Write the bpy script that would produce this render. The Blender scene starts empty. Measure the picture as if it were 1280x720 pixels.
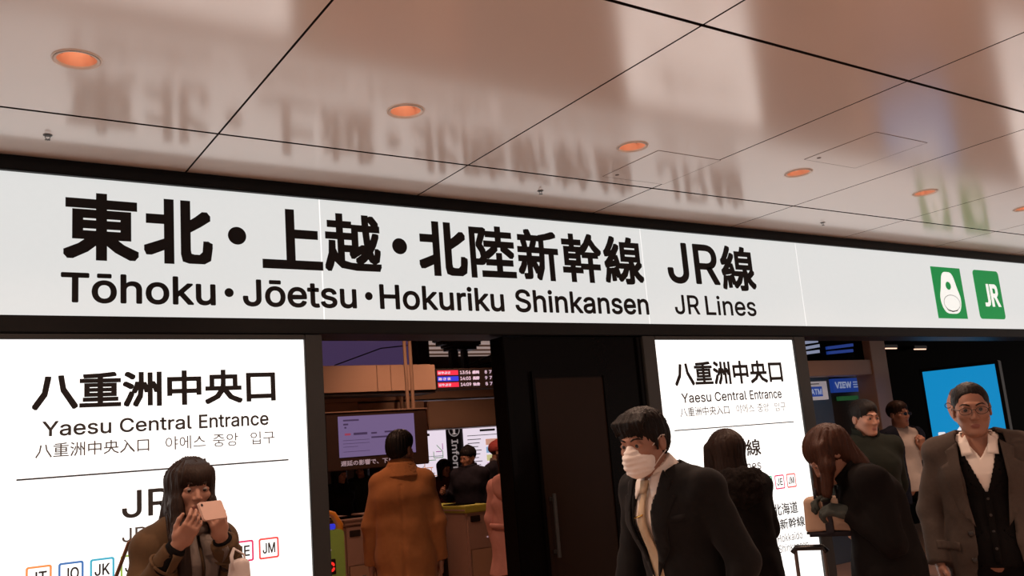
import bpy, bmesh, math, random
import numpy as np
from mathutils import Vector, Matrix, noise

random.seed(7)
SC = bpy.context.scene
COL = SC.collection

# ------------------------------------------------------------------ camera, world, exposure
YAW, PITCH, ROLL, FPX = 0.59692351, 0.17941498, -0.08171249, 1126.97
CAM_Z = 1.55
def cam_axes():
    cy, sy = math.cos(YAW), math.sin(YAW); cp, sp = math.cos(PITCH), math.sin(PITCH)
    f = Vector((sy*cp, cy*cp, sp)); r = Vector((cy, -sy, 0)); u = r.cross(f)
    c, s = math.cos(ROLL), math.sin(ROLL)
    return c*r + s*u, -s*r + c*u, f
CR, CU, CF = cam_axes()
cam_data = bpy.data.cameras.new('camera'); cam_data.sensor_width = 36.0
cam_data.lens = FPX/1280*36.0; cam_data.clip_start = .05
cam = bpy.data.objects.new('camera', cam_data); COL.objects.link(cam)
cam.matrix_world = Matrix(((CR.x, CU.x, -CF.x, 0), (CR.y, CU.y, -CF.y, 0), (CR.z, CU.z, -CF.z, CAM_Z), (0, 0, 0, 1)))
SC.camera = cam

WORLD_COL, WORLD_STR = (1.0, .86, .79, 1), .53
w = bpy.data.worlds.new('station_air'); SC.world = w; w.use_nodes = True
w.node_tree.nodes['Background'].inputs[0].default_value = WORLD_COL
w.node_tree.nodes['Background'].inputs[1].default_value = WORLD_STR
SC.view_settings.view_transform = 'Standard'; SC.view_settings.look = 'None'
SC.view_settings.gamma = 1.0; SC.view_settings.use_curve_mapping = False
SC.view_settings.exposure = 0.0
BAND_E, PANEL_E = .69, 1.2            # glow of the two kinds of sign face
CAN_W = 29.0                            # each hall downlight, watts
INNER_W = 85.0                          # lamps of the inner concourse

def at(px, py, Y):                      # a point of the photograph taken to the upright plane y = Y
    d = CR*((px-640)/FPX) - CU*((py-360)/FPX) + CF
    return Vector((0, 0, CAM_Z)) + d*(Y/d.y)
def atz(px, py, Z):
    d = CR*((px-640)/FPX) - CU*((py-360)/FPX) + CF
    return Vector((0, 0, CAM_Z)) + d*((Z-CAM_Z)/d.z)

# ------------------------------------------------------------------ materials
MATS = {}
def mat(name, col, rough=.5, metal=0.0, spec=.5, noise_amt=.06, noise_scale=30, emit=None, emit_str=1.0,
        coat=0.0, bump=0.0, bump_scale=200, ior=1.5, alpha_trans=0.0, sheen=0.0):
    if name in MATS: return MATS[name]
    m = bpy.data.materials.new(name); m.use_nodes = True
    nt = m.node_tree; b = nt.nodes['Principled BSDF']
    tc = nt.nodes.new('ShaderNodeTexCoord')
    nz = nt.nodes.new('ShaderNodeTexNoise'); nz.inputs['Scale'].default_value = noise_scale; nz.inputs['Detail'].default_value = 3
    nt.links.new(tc.outputs['Object'], nz.inputs['Vector'])
    mx = nt.nodes.new('ShaderNodeMix'); mx.data_type = 'RGBA'; mx.blend_type = 'MIX'
    a = [c*(1-noise_amt) for c in col[:3]]; c2 = [min(1, c*(1+noise_amt)) for c in col[:3]]
    mx.inputs['A'].default_value = (*a, 1); mx.inputs['B'].default_value = (*c2, 1)
    nt.links.new(nz.outputs['Fac'], mx.inputs['Factor'])
    nt.links.new(mx.outputs['Result'], b.inputs['Base Color'])
    b.inputs['Roughness'].default_value = rough; b.inputs['Metallic'].default_value = metal
    b.inputs['IOR'].default_value = ior; b.inputs['Specular IOR Level'].default_value = spec
    b.inputs['Coat Weight'].default_value = coat; b.inputs['Sheen Weight'].default_value = sheen
    if alpha_trans: b.inputs['Transmission Weight'].default_value = alpha_trans
    if emit:
        b.inputs['Emission Color'].default_value = (*emit[:3], 1); b.inputs['Emission Strength'].default_value = emit_str
    if bump:
        n2 = nt.nodes.new('ShaderNodeTexNoise'); n2.inputs['Scale'].default_value = bump_scale; n2.inputs['Detail'].default_value = 4
        nt.links.new(tc.outputs['Object'], n2.inputs['Vector'])
        bp = nt.nodes.new('ShaderNodeBump'); bp.inputs['Strength'].default_value = bump; bp.inputs['Distance'].default_value = .004
        nt.links.new(n2.outputs['Fac'], bp.inputs['Height']); nt.links.new(bp.outputs['Normal'], b.inputs['Normal'])
    MATS[name] = m
    return m

# ------------------------------------------------------------------ mesh helpers
def link(o, parent=None):
    COL.objects.link(o)
    if parent: o.parent = parent
    return o
def tag(o, label=None, cat=None, group=None, kind=None):
    if label: o['label'] = label
    if cat: o['category'] = cat
    if group: o['group'] = group
    if kind: o['kind'] = kind
    return o
def empty(name, loc=(0, 0, 0), rz=0.0):
    o = bpy.data.objects.new(name, None); o.location = loc; o.rotation_euler = (0, 0, rz); o.empty_display_size = .1
    COL.objects.link(o); return o
class MB:
    def __init__(s): s.bm = bmesh.new()
    def box(s, x0, x1, y0, y1, z0, z1, bevel=0.0, M=None, mi=0):
        t = bmesh.new(); bmesh.ops.create_cube(t, size=1)
        for v in t.verts: v.co = Vector(((x0+x1)/2 + v.co.x*(x1-x0), (y0+y1)/2 + v.co.y*(y1-y0), (z0+z1)/2 + v.co.z*(z1-z0)))
        if bevel: bmesh.ops.bevel(t, geom=t.edges[:], offset=bevel, segments=2, affect='EDGES', clamp_overlap=True)
        s._add(t, M, mi); return s
    def _add(s, t, M=None, mi=0):
        if M is not None: t.transform(M)
        for f in t.faces: f.material_index = mi
        me = bpy.data.meshes.new('tmp'); t.to_mesh(me); t.free()
        s.bm.from_mesh(me); bpy.data.meshes.remove(me)
    def lathe(s, prof, n=32, M=None, mi=0):
        t = bmesh.new(); rings = []
        for r, z in prof:
            rings.append([t.verts.new((r*math.cos(2*math.pi*i/n), r*math.sin(2*math.pi*i/n), z)) for i in range(n)])
        for a, b in zip(rings, rings[1:]):
            for i in range(n): t.faces.new((a[i], a[(i+1) % n], b[(i+1) % n], b[i]))
        bmesh.ops.remove_doubles(t, verts=t.verts[:], dist=1e-6)
        s._add(t, M, mi); return s
    def tube(s, pts, r, n=10, mi=0, flat=1.0):
        pts = [Vector(p) for p in pts]; t = bmesh.new(); rings = []
        rr = r if isinstance(r, (list, tuple)) else [r]*len(pts)
        up = Vector((0, 0, 1)); prev = None
        for i, p in enumerate(pts):
            d = (pts[min(i+1, len(pts)-1)] - pts[max(i-1, 0)]).normalized()
            if prev is None:
                a = d.cross(up)
                if a.length < 1e-3: a = d.cross(Vector((0, 1, 0)))
            else: a = prev - d*prev.dot(d)
            a.normalize(); b = d.cross(a); prev = a
            rings.append([t.verts.new(p + (a*math.cos(2*math.pi*k/n) + b*math.sin(2*math.pi*k/n)*flat)*rr[i]) for k in range(n)])
        for a, b in zip(rings, rings[1:]):
            for k in range(n): t.faces.new((a[k], a[(k+1) % n], b[(k+1) % n], b[k]))
        t.faces.new(rings[0][::-1]); t.faces.new(rings[-1])
        s._add(t, None, mi); return s
    def prism(s, pts, y0, y1, mi=0, M=None):      # outline in the x-z plane, given depth in y
        t = bmesh.new()
        a = [t.verts.new((x, y0, z)) for x, z in pts]; b = [t.verts.new((x, y1, z)) for x, z in pts]
        t.faces.new(a); t.faces.new(b[::-1]); n = len(pts)
        for i in range(n): t.faces.new((a[i], b[i], b[(i+1) % n], a[(i+1) % n]))
        bmesh.ops.recalc_face_normals(t, faces=t.faces[:])
        s._add(t, M, mi); return s
    def build(s, name, mats, parent=None, smooth=False):
        me = bpy.data.meshes.new(name); s.bm.to_mesh(me); s.bm.free()
        for m in (mats if isinstance(mats, (list, tuple)) else [mats]): me.materials.append(m)
        if smooth: me.polygons.foreach_set('use_smooth', [True]*len(me.polygons))
        o = bpy.data.objects.new(name, me); return link(o, parent)
def rrect(x0, x1, z0, z1, r, n=5):
    out = []
    for cx, cz, a0 in ((x1-r, z1-r, 0), (x0+r, z1-r, 90), (x0+r, z0+r, 180), (x1-r, z0+r, 270)):
        for i in range(n+1):
            a = math.radians(a0+90*i/n); out.append((cx+r*math.cos(a), cz+r*math.sin(a)))
    return out
def copy_tree(o, parent=None):
    c = o.copy(); COL.objects.link(c)
    if parent: c.parent = parent
    for ch in list(o.children): copy_tree(ch, c)
    return c
# ------------------------------------------------------------------ outlines of the latin letters on the signs (advance, contours in 1/1000 em)
GLYPHS = {"(":[273,[[89,207,90,235,92,264,96,293,101,324,107,354,114,384,122,413,132,441,142,468,153,494,164,517,177,539,236,539,223,512,212,485,201,457,191,428,182,399,174,370,167,342,161,313,157,285,154,258,152,232,151,207,152,184,154,161,156,138,160,115,165,91,172,67,179,42,188,16,198,-10,209,-38,222,-66,236,-96,177,-96,156,-59,139,-21,124,16,111,55,102,93,95,131,90,169]]],
")":[273,[[37,-96,52,-66,64,-37,76,-9,86,18,95,44,102,69,108,93,113,116,117,139,120,162,121,184,122,207,121,232,119,258,116,285,112,313,106,342,99,370,91,399,82,428,73,457,62,485,50,512,37,539,97,539,109,517,121,494,131,468,142,441,151,413,159,384,167,354,173,323,178,293,181,264,183,235,184,207,183,168,178,130,171,92,161,53,149,15,134,-22,117,-59,97,-96]]],
"-":[453,[[337,244,337,188,114,188,114,244]]],
".":[188,[[95,-4,86,-4,78,-1,70,3,63,9,57,16,53,24,50,32,50,41,50,50,53,59,57,66,63,73,70,79,78,83,86,86,95,87,104,86,113,83,121,79,128,73,134,66,138,59,140,50,141,41,140,32,138,24,134,16,128,9,121,3,113,-1,104,-4]]],
"0":[453,[[227,-7,199,-5,174,1,151,11,130,24,111,41,95,62,80,86,69,113,60,144,53,178,49,214,48,254,49,294,53,330,60,364,69,395,81,422,95,447,112,467,130,484,151,498,174,508,200,514,227,516,254,514,279,508,302,498,323,484,342,467,358,447,372,422,384,395,393,364,400,330,404,294,405,254,404,214,400,178,393,144,384,113,373,86,359,62,342,41,323,24,302,11,279,1,254,-5],[227,50,245,51,261,56,276,63,290,74,303,87,313,103,323,122,330,144,336,168,340,194,343,223,344,254,343,285,340,314,336,341,330,365,323,387,313,405,303,422,290,435,276,446,261,453,245,458,227,460,209,458,192,453,177,446,163,435,151,422,140,405,131,387,123,365,117,341,113,314,110,285,109,254,110,223,113,194,117,168,123,144,131,122,140,103,151,87,163,74,177,63,192,56,209,51]]],
"1":[453,[[76,0,76,55,391,55,391,0],[276,509,276,0,212,0,212,448,209,448,86,358,86,427,198,509]]],
"2":[453,[[64,0,64,47,234,229,248,243,261,257,272,270,282,282,291,294,299,305,305,316,311,327,315,337,318,348,320,360,320,371,319,385,317,397,313,408,308,419,301,428,293,436,283,443,273,449,262,454,250,457,237,459,224,460,209,459,196,457,184,453,172,447,162,441,153,433,145,424,139,413,134,402,130,390,128,376,127,362,66,362,67,384,71,405,77,424,86,442,98,459,111,473,126,486,143,496,162,505,182,511,203,514,225,516,247,514,268,511,288,505,306,497,323,486,337,474,350,461,361,445,370,428,376,411,380,392,381,372,380,358,378,345,375,331,371,318,365,304,357,290,347,275,336,259,322,241,306,223,288,202,267,180,153,60,153,57,389,57,389,0]]],
"3":[453,[[218,-7,195,-6,173,-3,152,2,133,10,114,19,98,30,83,43,70,57,60,74,52,91,46,111,44,132,109,132,111,119,115,107,120,97,126,87,134,78,144,71,154,64,165,59,178,55,191,52,204,50,219,50,234,51,248,53,262,56,275,61,287,67,297,74,307,83,315,93,321,104,325,116,328,130,329,145,328,158,326,172,322,184,316,196,308,207,299,217,288,226,275,234,260,240,242,244,223,247,201,248,157,248,157,299,288,448,288,452,70,452,70,509,372,509,372,461,211,278,211,289,239,290,264,288,287,284,308,276,327,265,344,253,359,239,371,222,381,205,387,186,392,166,393,145,392,123,387,103,380,84,370,66,358,50,344,36,327,23,309,12,288,4,266,-2,243,-6]]],
"4":[453,[[40,105,40,158,247,509,311,509,109,166,109,163,413,163,413,105],[282,0,282,121,282,146,282,318,343,318,343,0]]],
"5":[453,[[221,-7,199,-6,178,-2,159,3,140,11,123,21,108,32,94,45,83,60,73,76,66,93,62,111,60,130,122,130,124,119,127,108,132,98,138,89,145,80,154,73,163,66,173,60,184,56,196,52,208,50,221,50,236,51,250,53,264,58,276,64,288,72,298,82,307,92,314,104,320,117,324,131,327,146,328,162,327,178,324,193,320,208,314,221,306,233,297,244,286,254,275,262,262,269,248,273,233,276,218,277,205,276,192,275,180,272,167,268,156,264,145,258,136,252,128,246,67,253,96,509,366,509,366,452,151,452,134,301,136,301,145,308,155,315,166,320,178,325,190,329,203,331,216,333,229,334,247,333,263,330,279,326,294,321,308,314,321,306,334,296,345,285,355,273,364,260,372,246,379,231,384,215,388,199,390,181,391,163,390,139,385,117,379,95,369,76,357,57,343,41,327,27,309,15,289,6,268,-1,245,-5]]],
"6":[453,[[226,-7,203,-5,182,-1,161,5,142,15,125,26,109,40,96,56,84,74,75,94,69,115,65,138,64,162,65,180,68,199,73,219,80,239,89,261,102,285,118,311,137,340,252,509,322,509,151,261,145,261,149,268,154,275,159,281,165,288,172,293,179,299,187,303,196,307,205,310,214,312,224,314,235,314,257,313,278,309,298,303,316,295,332,284,346,271,359,257,370,240,378,221,384,201,388,180,389,157,388,134,384,112,377,92,368,73,356,55,343,39,327,26,310,14,291,5,271,-2,249,-6],[226,48,241,49,254,52,267,56,279,63,289,70,299,79,307,90,314,101,320,114,324,128,327,142,327,157,327,173,324,187,320,201,314,213,307,225,299,235,289,244,279,251,267,258,254,262,241,264,226,265,212,264,198,262,186,258,174,252,163,244,153,235,145,225,138,214,132,201,128,188,126,174,125,158,126,143,128,128,132,114,138,102,145,90,153,79,163,70,174,63,186,56,198,52,212,49]]],
"7":[453,[[97,0,323,448,323,452,62,452,62,509,391,509,391,449,165,0]]],
"8":[453,[[226,-7,201,-6,178,-2,156,3,136,11,117,21,101,33,86,47,74,62,64,78,57,96,53,115,52,135,53,151,55,166,59,181,65,195,72,208,81,220,90,231,101,241,113,249,125,256,139,261,153,265,153,267,135,273,119,282,105,293,93,308,83,324,76,342,72,360,70,380,72,399,75,417,82,434,90,450,101,464,114,477,129,488,146,498,164,506,184,511,204,514,226,516,248,514,269,511,288,506,306,498,323,488,337,477,350,464,361,450,370,434,377,417,380,399,382,380,380,361,376,342,369,324,359,308,347,293,333,282,318,273,300,267,300,265,314,261,327,256,339,249,351,241,362,231,372,220,380,208,387,195,393,181,397,166,400,151,401,135,399,115,395,96,388,78,378,62,366,47,352,33,335,21,317,11,296,3,275,-2,251,-6],[226,49,243,50,258,52,272,55,285,60,296,66,307,74,315,82,323,91,329,102,333,113,336,126,337,139,336,152,333,165,329,177,322,189,314,199,305,208,295,216,283,223,270,228,256,232,242,234,226,235,211,234,196,232,182,228,169,223,157,216,147,208,138,199,130,189,123,177,119,165,116,152,115,139,116,126,119,113,123,102,129,91,136,82,145,74,156,66,167,60,180,55,195,52,210,50],[226,290,239,290,252,292,263,296,274,300,284,306,293,313,300,321,307,330,312,341,316,351,318,363,319,376,318,388,316,399,313,410,308,420,301,429,294,437,285,444,275,449,264,454,252,457,240,459,226,460,213,459,200,457,188,454,177,449,167,444,159,437,151,429,145,420,139,410,136,399,134,388,133,376,134,363,136,351,139,341,145,330,151,321,159,313,168,306,178,300,189,296,201,292,213,290]]],
"9":[453,[[226,516,249,514,271,510,291,503,310,494,328,482,343,468,356,452,368,434,377,414,384,393,388,371,389,347,388,328,385,309,380,290,373,270,363,248,350,224,334,197,315,168,200,0,130,0,301,248,307,248,303,240,299,234,294,227,287,221,281,215,273,210,265,206,257,202,248,199,238,196,228,195,218,195,195,196,175,199,155,206,137,214,121,225,106,237,94,252,83,269,74,287,68,307,65,329,64,352,65,375,69,397,75,417,85,436,96,454,110,469,125,483,143,494,162,504,182,510,203,514],[226,460,212,459,199,457,186,452,174,446,163,438,154,429,145,419,138,407,133,395,129,381,126,367,125,352,126,336,129,322,133,308,138,295,145,284,154,274,163,265,174,257,186,251,199,247,212,244,226,243,240,244,254,247,267,251,279,257,289,265,299,273,307,284,314,295,320,308,324,321,327,335,327,350,327,366,324,381,320,394,314,407,307,419,299,429,290,438,279,446,267,452,254,457,241,459]]],
":":[188,[[95,-4,86,-4,78,-1,70,3,63,9,57,16,53,24,50,32,50,41,50,50,53,59,57,66,63,73,70,79,78,83,86,86,95,87,104,86,113,83,121,79,128,73,134,66,138,59,140,50,141,41,140,32,138,24,134,16,128,9,121,3,113,-1,104,-4],[95,271,86,272,78,274,70,278,63,284,57,291,53,299,50,307,50,316,50,325,53,334,57,342,63,349,70,354,78,359,86,361,95,362,104,361,113,359,121,354,128,349,134,342,138,334,140,325,141,316,140,307,138,299,134,291,128,284,121,278,113,274,104,272]]],
"A":[480,[[16,0,201,509,276,509,463,0,395,0,287,302,282,317,276,334,270,352,264,372,257,394,250,420,241,447,232,478,245,478,236,447,228,419,220,393,213,371,206,351,201,333,195,317,191,302,85,0],[110,142,110,199,370,199,370,142]]],
"C":[510,[[267,-7,235,-5,205,1,177,11,150,25,126,42,104,63,86,88,70,115,57,146,48,179,42,215,40,254,42,293,48,329,57,362,70,393,86,421,104,445,126,466,150,484,177,498,205,508,235,514,267,516,286,515,305,513,323,509,340,504,357,498,373,490,388,481,402,471,415,460,427,447,438,433,448,418,456,402,463,385,469,367,473,348,408,348,405,361,401,373,395,384,389,395,382,404,375,413,366,421,357,428,348,435,337,440,327,445,315,449,304,452,292,454,280,455,267,456,245,454,223,450,203,443,184,432,166,419,150,403,137,385,125,364,116,340,109,314,105,285,103,254,105,223,109,194,116,168,125,145,137,123,151,105,166,89,184,76,203,66,223,59,245,54,267,53,280,53,292,55,304,57,315,60,327,64,337,69,348,74,357,81,366,88,375,96,382,105,389,114,395,125,401,136,405,148,408,160,473,160,469,142,463,124,457,107,448,91,438,76,428,62,416,49,402,38,388,28,373,19,357,11,341,5,323,0,305,-4,286,-6]]],
"D":[502,[[219,0,96,0,96,57,215,57,244,58,272,63,296,70,318,81,337,94,354,110,368,128,379,149,388,172,394,198,398,226,399,255,398,285,394,312,388,337,379,361,368,381,354,399,338,415,320,428,299,438,275,446,249,450,221,452,93,452,93,509,225,509,261,507,294,501,325,492,353,478,377,461,399,441,418,418,433,391,446,361,455,329,460,293,462,255,460,217,455,181,446,149,433,119,417,92,398,68,376,48,351,31,322,17,291,8,256,2],[125,509,125,0,60,0,60,509]]],
"E":[419,[[60,0,60,509,372,509,372,452,125,452,125,286,355,286,355,229,125,229,125,57,375,57,375,0]]],
"F":[410,[[60,0,60,509,369,509,369,452,125,452,125,278,346,278,346,221,125,221,125,0]]],
"H":[517,[[60,0,60,509,125,509,125,289,392,289,392,509,457,509,457,0,392,0,392,232,125,232,125,0]]],
"I":[300,[[31,0,31,57,118,57,118,452,31,452,31,509,269,509,269,452,183,452,183,57,269,57,269,0]]],
"J":[396,[[185,-7,153,-4,124,3,98,15,75,33,57,55,44,81,36,111,33,145,33,173,98,173,98,145,99,123,104,104,111,88,122,74,134,64,149,56,166,51,185,50,204,51,220,56,235,64,248,74,258,88,266,104,270,123,272,145,272,509,336,509,336,145,334,111,326,81,313,55,294,33,271,15,246,3,217,-4]]],
"K":[467,[[104,145,104,216,113,228,122,239,130,250,139,261,148,272,157,282,165,293,174,303,184,314,193,324,202,334,212,344,364,509,448,509,231,276,228,276],[60,0,60,509,125,509,125,334,124,225,125,193,125,0],[372,0,188,259,228,309,449,0]]],
"L":[393,[[60,0,60,509,125,509,125,57,361,57,361,0]]],
"M":[628,[[60,0,60,509,152,509,277,187,287,159,299,123,311,84,322,49,307,49,318,83,330,121,342,158,352,187,476,509,568,509,568,0,504,0,504,291,504,327,505,369,506,413,507,457,513,457,509,445,505,433,502,421,498,409,482,363,467,322,456,291,342,0,286,0,170,291,159,321,145,361,129,408,112,457,119,457,120,416,121,372,122,328,122,291,122,0]]],
"O":[533,[[267,-7,235,-5,205,1,177,11,150,25,126,42,105,63,86,88,70,115,57,146,48,179,42,215,40,254,42,293,48,329,57,362,70,393,86,421,105,445,126,466,150,484,177,498,205,508,235,514,267,516,299,514,329,508,357,498,384,484,408,466,429,445,448,421,464,393,477,362,486,329,491,293,493,254,491,215,486,179,477,146,464,115,448,88,429,63,408,42,384,25,357,11,329,1,299,-5],[267,53,289,54,310,59,330,66,349,76,367,89,383,105,396,123,408,144,418,168,425,194,429,223,430,254,429,286,425,314,418,341,408,365,396,386,383,404,367,420,349,433,330,443,310,450,289,454,267,456,245,454,223,450,203,443,184,433,167,420,151,404,137,385,125,364,116,340,109,314,105,285,103,254,105,223,109,194,116,168,125,144,137,123,151,105,167,89,184,76,203,66,223,59,245,54]]],
"R":[449,[[60,0,60,509,236,509,264,507,290,504,313,497,333,489,351,478,367,465,380,450,390,433,399,415,405,395,408,374,409,352,408,330,405,309,399,290,390,271,380,255,367,240,351,228,333,217,312,209,289,203,264,199,236,198,125,198,125,0],[125,255,234,255,252,256,269,258,284,262,298,267,309,273,319,281,327,290,334,300,339,312,342,324,344,338,345,352,344,367,342,380,339,393,334,405,327,415,319,425,309,433,298,440,284,445,269,449,252,451,233,452,125,452],[353,0,230,226,303,226,428,0]]],
"S":[447,[[224,-9,197,-8,172,-4,149,1,128,9,108,19,91,31,76,45,64,60,54,77,46,96,41,115,38,137,104,137,107,123,110,110,116,98,123,88,132,79,142,71,154,64,166,59,180,55,194,52,209,50,224,49,241,50,257,52,272,55,286,60,299,66,311,74,321,82,329,92,336,102,341,114,345,126,346,139,345,151,342,161,338,171,332,179,325,186,316,193,307,199,296,205,284,209,272,214,259,218,245,222,184,239,154,249,128,260,105,274,86,289,71,307,60,326,54,348,52,372,53,393,58,413,65,431,75,448,87,463,102,476,119,488,138,498,158,506,180,511,203,514,227,516,252,514,275,511,296,505,316,498,334,488,351,476,365,463,377,449,387,433,394,415,399,397,401,378,337,378,334,396,326,412,316,426,302,437,286,447,267,453,247,457,225,459,209,458,194,456,180,452,167,448,156,442,145,435,136,427,129,418,123,409,118,398,116,387,115,376,116,363,119,352,124,342,131,334,139,326,148,319,158,313,169,308,180,304,191,300,202,296,212,293,264,279,276,276,287,272,299,268,312,264,324,258,336,252,347,245,359,238,369,229,379,220,387,209,395,198,401,185,405,171,407,155,408,139,407,118,403,99,396,81,386,64,374,48,360,34,343,21,323,11,302,2,278,-4,252,-8]]],
"T":[449,[[32,452,32,509,417,509,417,452,257,452,257,0,193,0,193,452]]],
"U":[517,[[259,-8,230,-7,203,-2,177,5,154,15,133,28,114,43,98,60,85,80,74,101,66,124,62,148,60,173,60,509,124,509,124,178,125,160,128,144,133,128,141,113,150,99,160,87,173,77,187,68,203,61,220,56,239,53,259,52,279,53,298,56,315,61,331,68,345,77,357,87,368,99,377,113,384,128,389,144,392,160,393,178,393,509,457,509,457,173,456,148,451,124,443,101,433,80,419,60,403,43,384,28,363,15,340,5,315,-2,288,-7]]],
"V":[480,[[204,0,16,509,84,509,192,206,197,192,203,176,209,158,215,137,222,115,230,89,239,61,248,31,235,31,244,62,252,90,260,115,267,138,274,158,279,176,285,192,290,206,395,509,463,509,278,0]]],
"W":[686,[[155,0,16,509,82,509,163,196,166,183,170,171,173,158,175,145,187,94,189,80,192,67,195,53,197,40,189,40,192,53,194,67,197,80,200,94,203,107,205,120,208,133,211,145,224,196,306,509,380,509,462,196,465,183,468,171,471,158,474,145,486,94,489,80,492,67,494,53,497,40,488,40,491,53,493,67,496,80,499,94,502,107,504,120,507,133,510,145,523,196,603,509,670,509,530,0,455,0,368,323,363,339,359,356,355,373,351,391,347,410,344,431,340,452,336,475,350,475,346,453,342,433,339,413,335,395,331,377,327,359,323,341,318,323,230,0]]],
"Y":[472,[[203,0,203,208,16,509,91,509,192,344,200,331,208,318,215,305,222,292,229,279,236,264,243,248,250,230,224,230,231,248,237,265,244,280,251,293,258,306,265,318,273,331,280,344,381,509,455,509,268,208,268,0]]],
"a":[389,[[160,-9,142,-8,126,-5,110,-1,94,5,80,12,68,22,57,32,48,45,40,58,35,73,31,90,30,108,31,123,34,138,38,150,43,161,50,171,58,179,67,187,78,193,89,199,100,203,112,207,125,211,138,213,152,216,165,218,178,220,234,227,244,228,252,230,259,232,265,235,270,238,273,243,275,248,276,255,276,257,275,268,273,279,271,288,267,297,262,304,256,311,248,317,240,322,230,326,220,329,208,330,196,331,183,330,171,329,159,326,149,322,140,318,132,313,124,307,118,301,112,294,107,288,103,281,100,274,41,291,48,308,57,322,67,335,79,346,91,355,104,364,118,370,133,375,148,379,163,382,179,384,194,384,204,384,215,383,227,382,239,379,251,376,263,372,275,367,286,360,296,353,306,343,315,333,322,320,329,306,333,290,336,272,337,251,337,0,277,0,277,52,272,52,269,45,264,38,258,32,252,25,244,18,236,12,226,6,215,1,203,-3,190,-6,176,-8],[170,45,187,46,202,49,216,53,228,59,239,66,248,74,257,83,263,93,269,104,272,115,275,126,276,138,276,190,273,188,270,186,265,184,259,182,253,180,246,179,239,177,231,176,200,171,175,168,165,166,154,164,144,162,134,159,125,155,117,150,110,145,103,139,98,132,95,124,93,115,92,105,92,95,94,87,98,79,102,72,107,66,114,61,121,56,130,52,139,49,149,47,159,46]]],
"c":[396,[[207,-8,182,-7,159,-2,137,6,117,16,98,30,82,46,68,64,56,85,46,108,40,133,36,159,34,187,36,216,40,243,46,268,56,291,68,312,82,330,98,346,117,360,137,371,159,378,182,383,207,384,221,384,234,383,247,380,260,377,272,373,284,368,295,362,305,356,315,349,324,341,332,332,340,322,347,312,353,301,358,289,362,277,303,262,301,269,298,276,294,283,290,289,286,295,281,301,276,306,270,311,264,315,257,319,250,322,242,325,234,327,226,329,217,329,207,330,189,329,173,325,158,319,145,310,134,300,124,287,115,274,108,258,103,242,99,224,97,206,96,187,97,169,99,151,103,134,108,117,115,102,124,89,134,76,145,66,158,57,173,51,189,48,207,46,217,47,226,48,234,49,243,52,250,54,258,58,264,62,271,66,277,71,282,76,287,82,292,89,296,95,299,102,302,110,304,117,363,102,359,90,354,78,348,67,341,56,334,46,325,37,316,29,306,21,296,15,285,9,273,4,261,-1,248,-4,235,-6,221,-8]]],
"d":[424,[[195,-8,172,-7,151,-2,130,5,111,16,94,29,79,45,66,64,55,84,46,108,39,133,35,160,34,189,35,218,39,245,46,270,55,293,66,313,79,332,95,347,112,361,131,371,151,378,173,383,196,384,213,384,228,381,241,378,253,373,263,367,272,360,280,353,287,346,293,338,298,331,303,325,306,319,311,319,311,509,372,509,372,0,313,0,313,59,307,59,303,53,298,46,293,39,287,31,280,24,272,17,263,10,252,4,241,-1,227,-5,212,-7],[205,47,221,48,236,51,250,57,263,65,274,75,284,86,293,100,299,115,305,132,309,150,311,169,312,189,311,210,309,229,305,247,300,263,293,278,284,291,275,302,263,312,251,320,237,325,221,329,205,330,187,329,172,325,157,319,145,311,133,301,124,290,115,276,108,261,103,245,99,227,97,209,96,189,97,170,99,151,103,133,109,117,115,101,124,88,134,76,145,66,158,57,172,51,188,48]]],
"e":[404,[[212,-8,185,-7,161,-2,138,6,117,16,98,30,82,46,68,64,56,85,46,108,40,132,35,159,34,187,35,215,39,242,46,267,55,290,67,311,81,329,97,346,115,359,135,370,157,378,180,383,205,384,221,384,236,382,251,379,266,374,280,368,294,361,307,351,319,341,331,329,341,315,350,299,357,282,363,263,368,242,370,219,371,194,371,169,75,169,75,221,338,221,310,202,309,220,307,237,303,254,298,269,291,282,283,294,273,305,263,314,250,321,237,326,222,329,205,330,189,329,173,326,159,321,146,313,135,304,125,294,116,282,109,270,103,256,99,241,97,226,96,211,96,178,97,157,100,139,104,122,110,106,118,92,128,80,139,70,151,61,165,55,179,50,195,47,212,46,224,47,234,48,244,50,254,53,263,56,271,61,278,66,285,73,292,80,297,88,302,96,306,105,365,91,360,77,353,63,345,51,335,39,324,29,311,19,298,11,283,4,266,-1,249,-5,231,-7]]],
"f":[254,[[228,379,228,327,6,327,6,379],[81,0,81,432,82,447,84,461,89,474,96,486,104,496,113,505,124,513,135,519,148,524,161,527,174,529,187,530,197,530,207,529,215,528,222,527,229,525,234,524,239,522,243,521,227,468,215,472,211,473,206,473,200,474,195,474,182,473,171,470,162,466,154,460,149,452,145,443,142,431,142,419,142,0]]],
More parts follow.
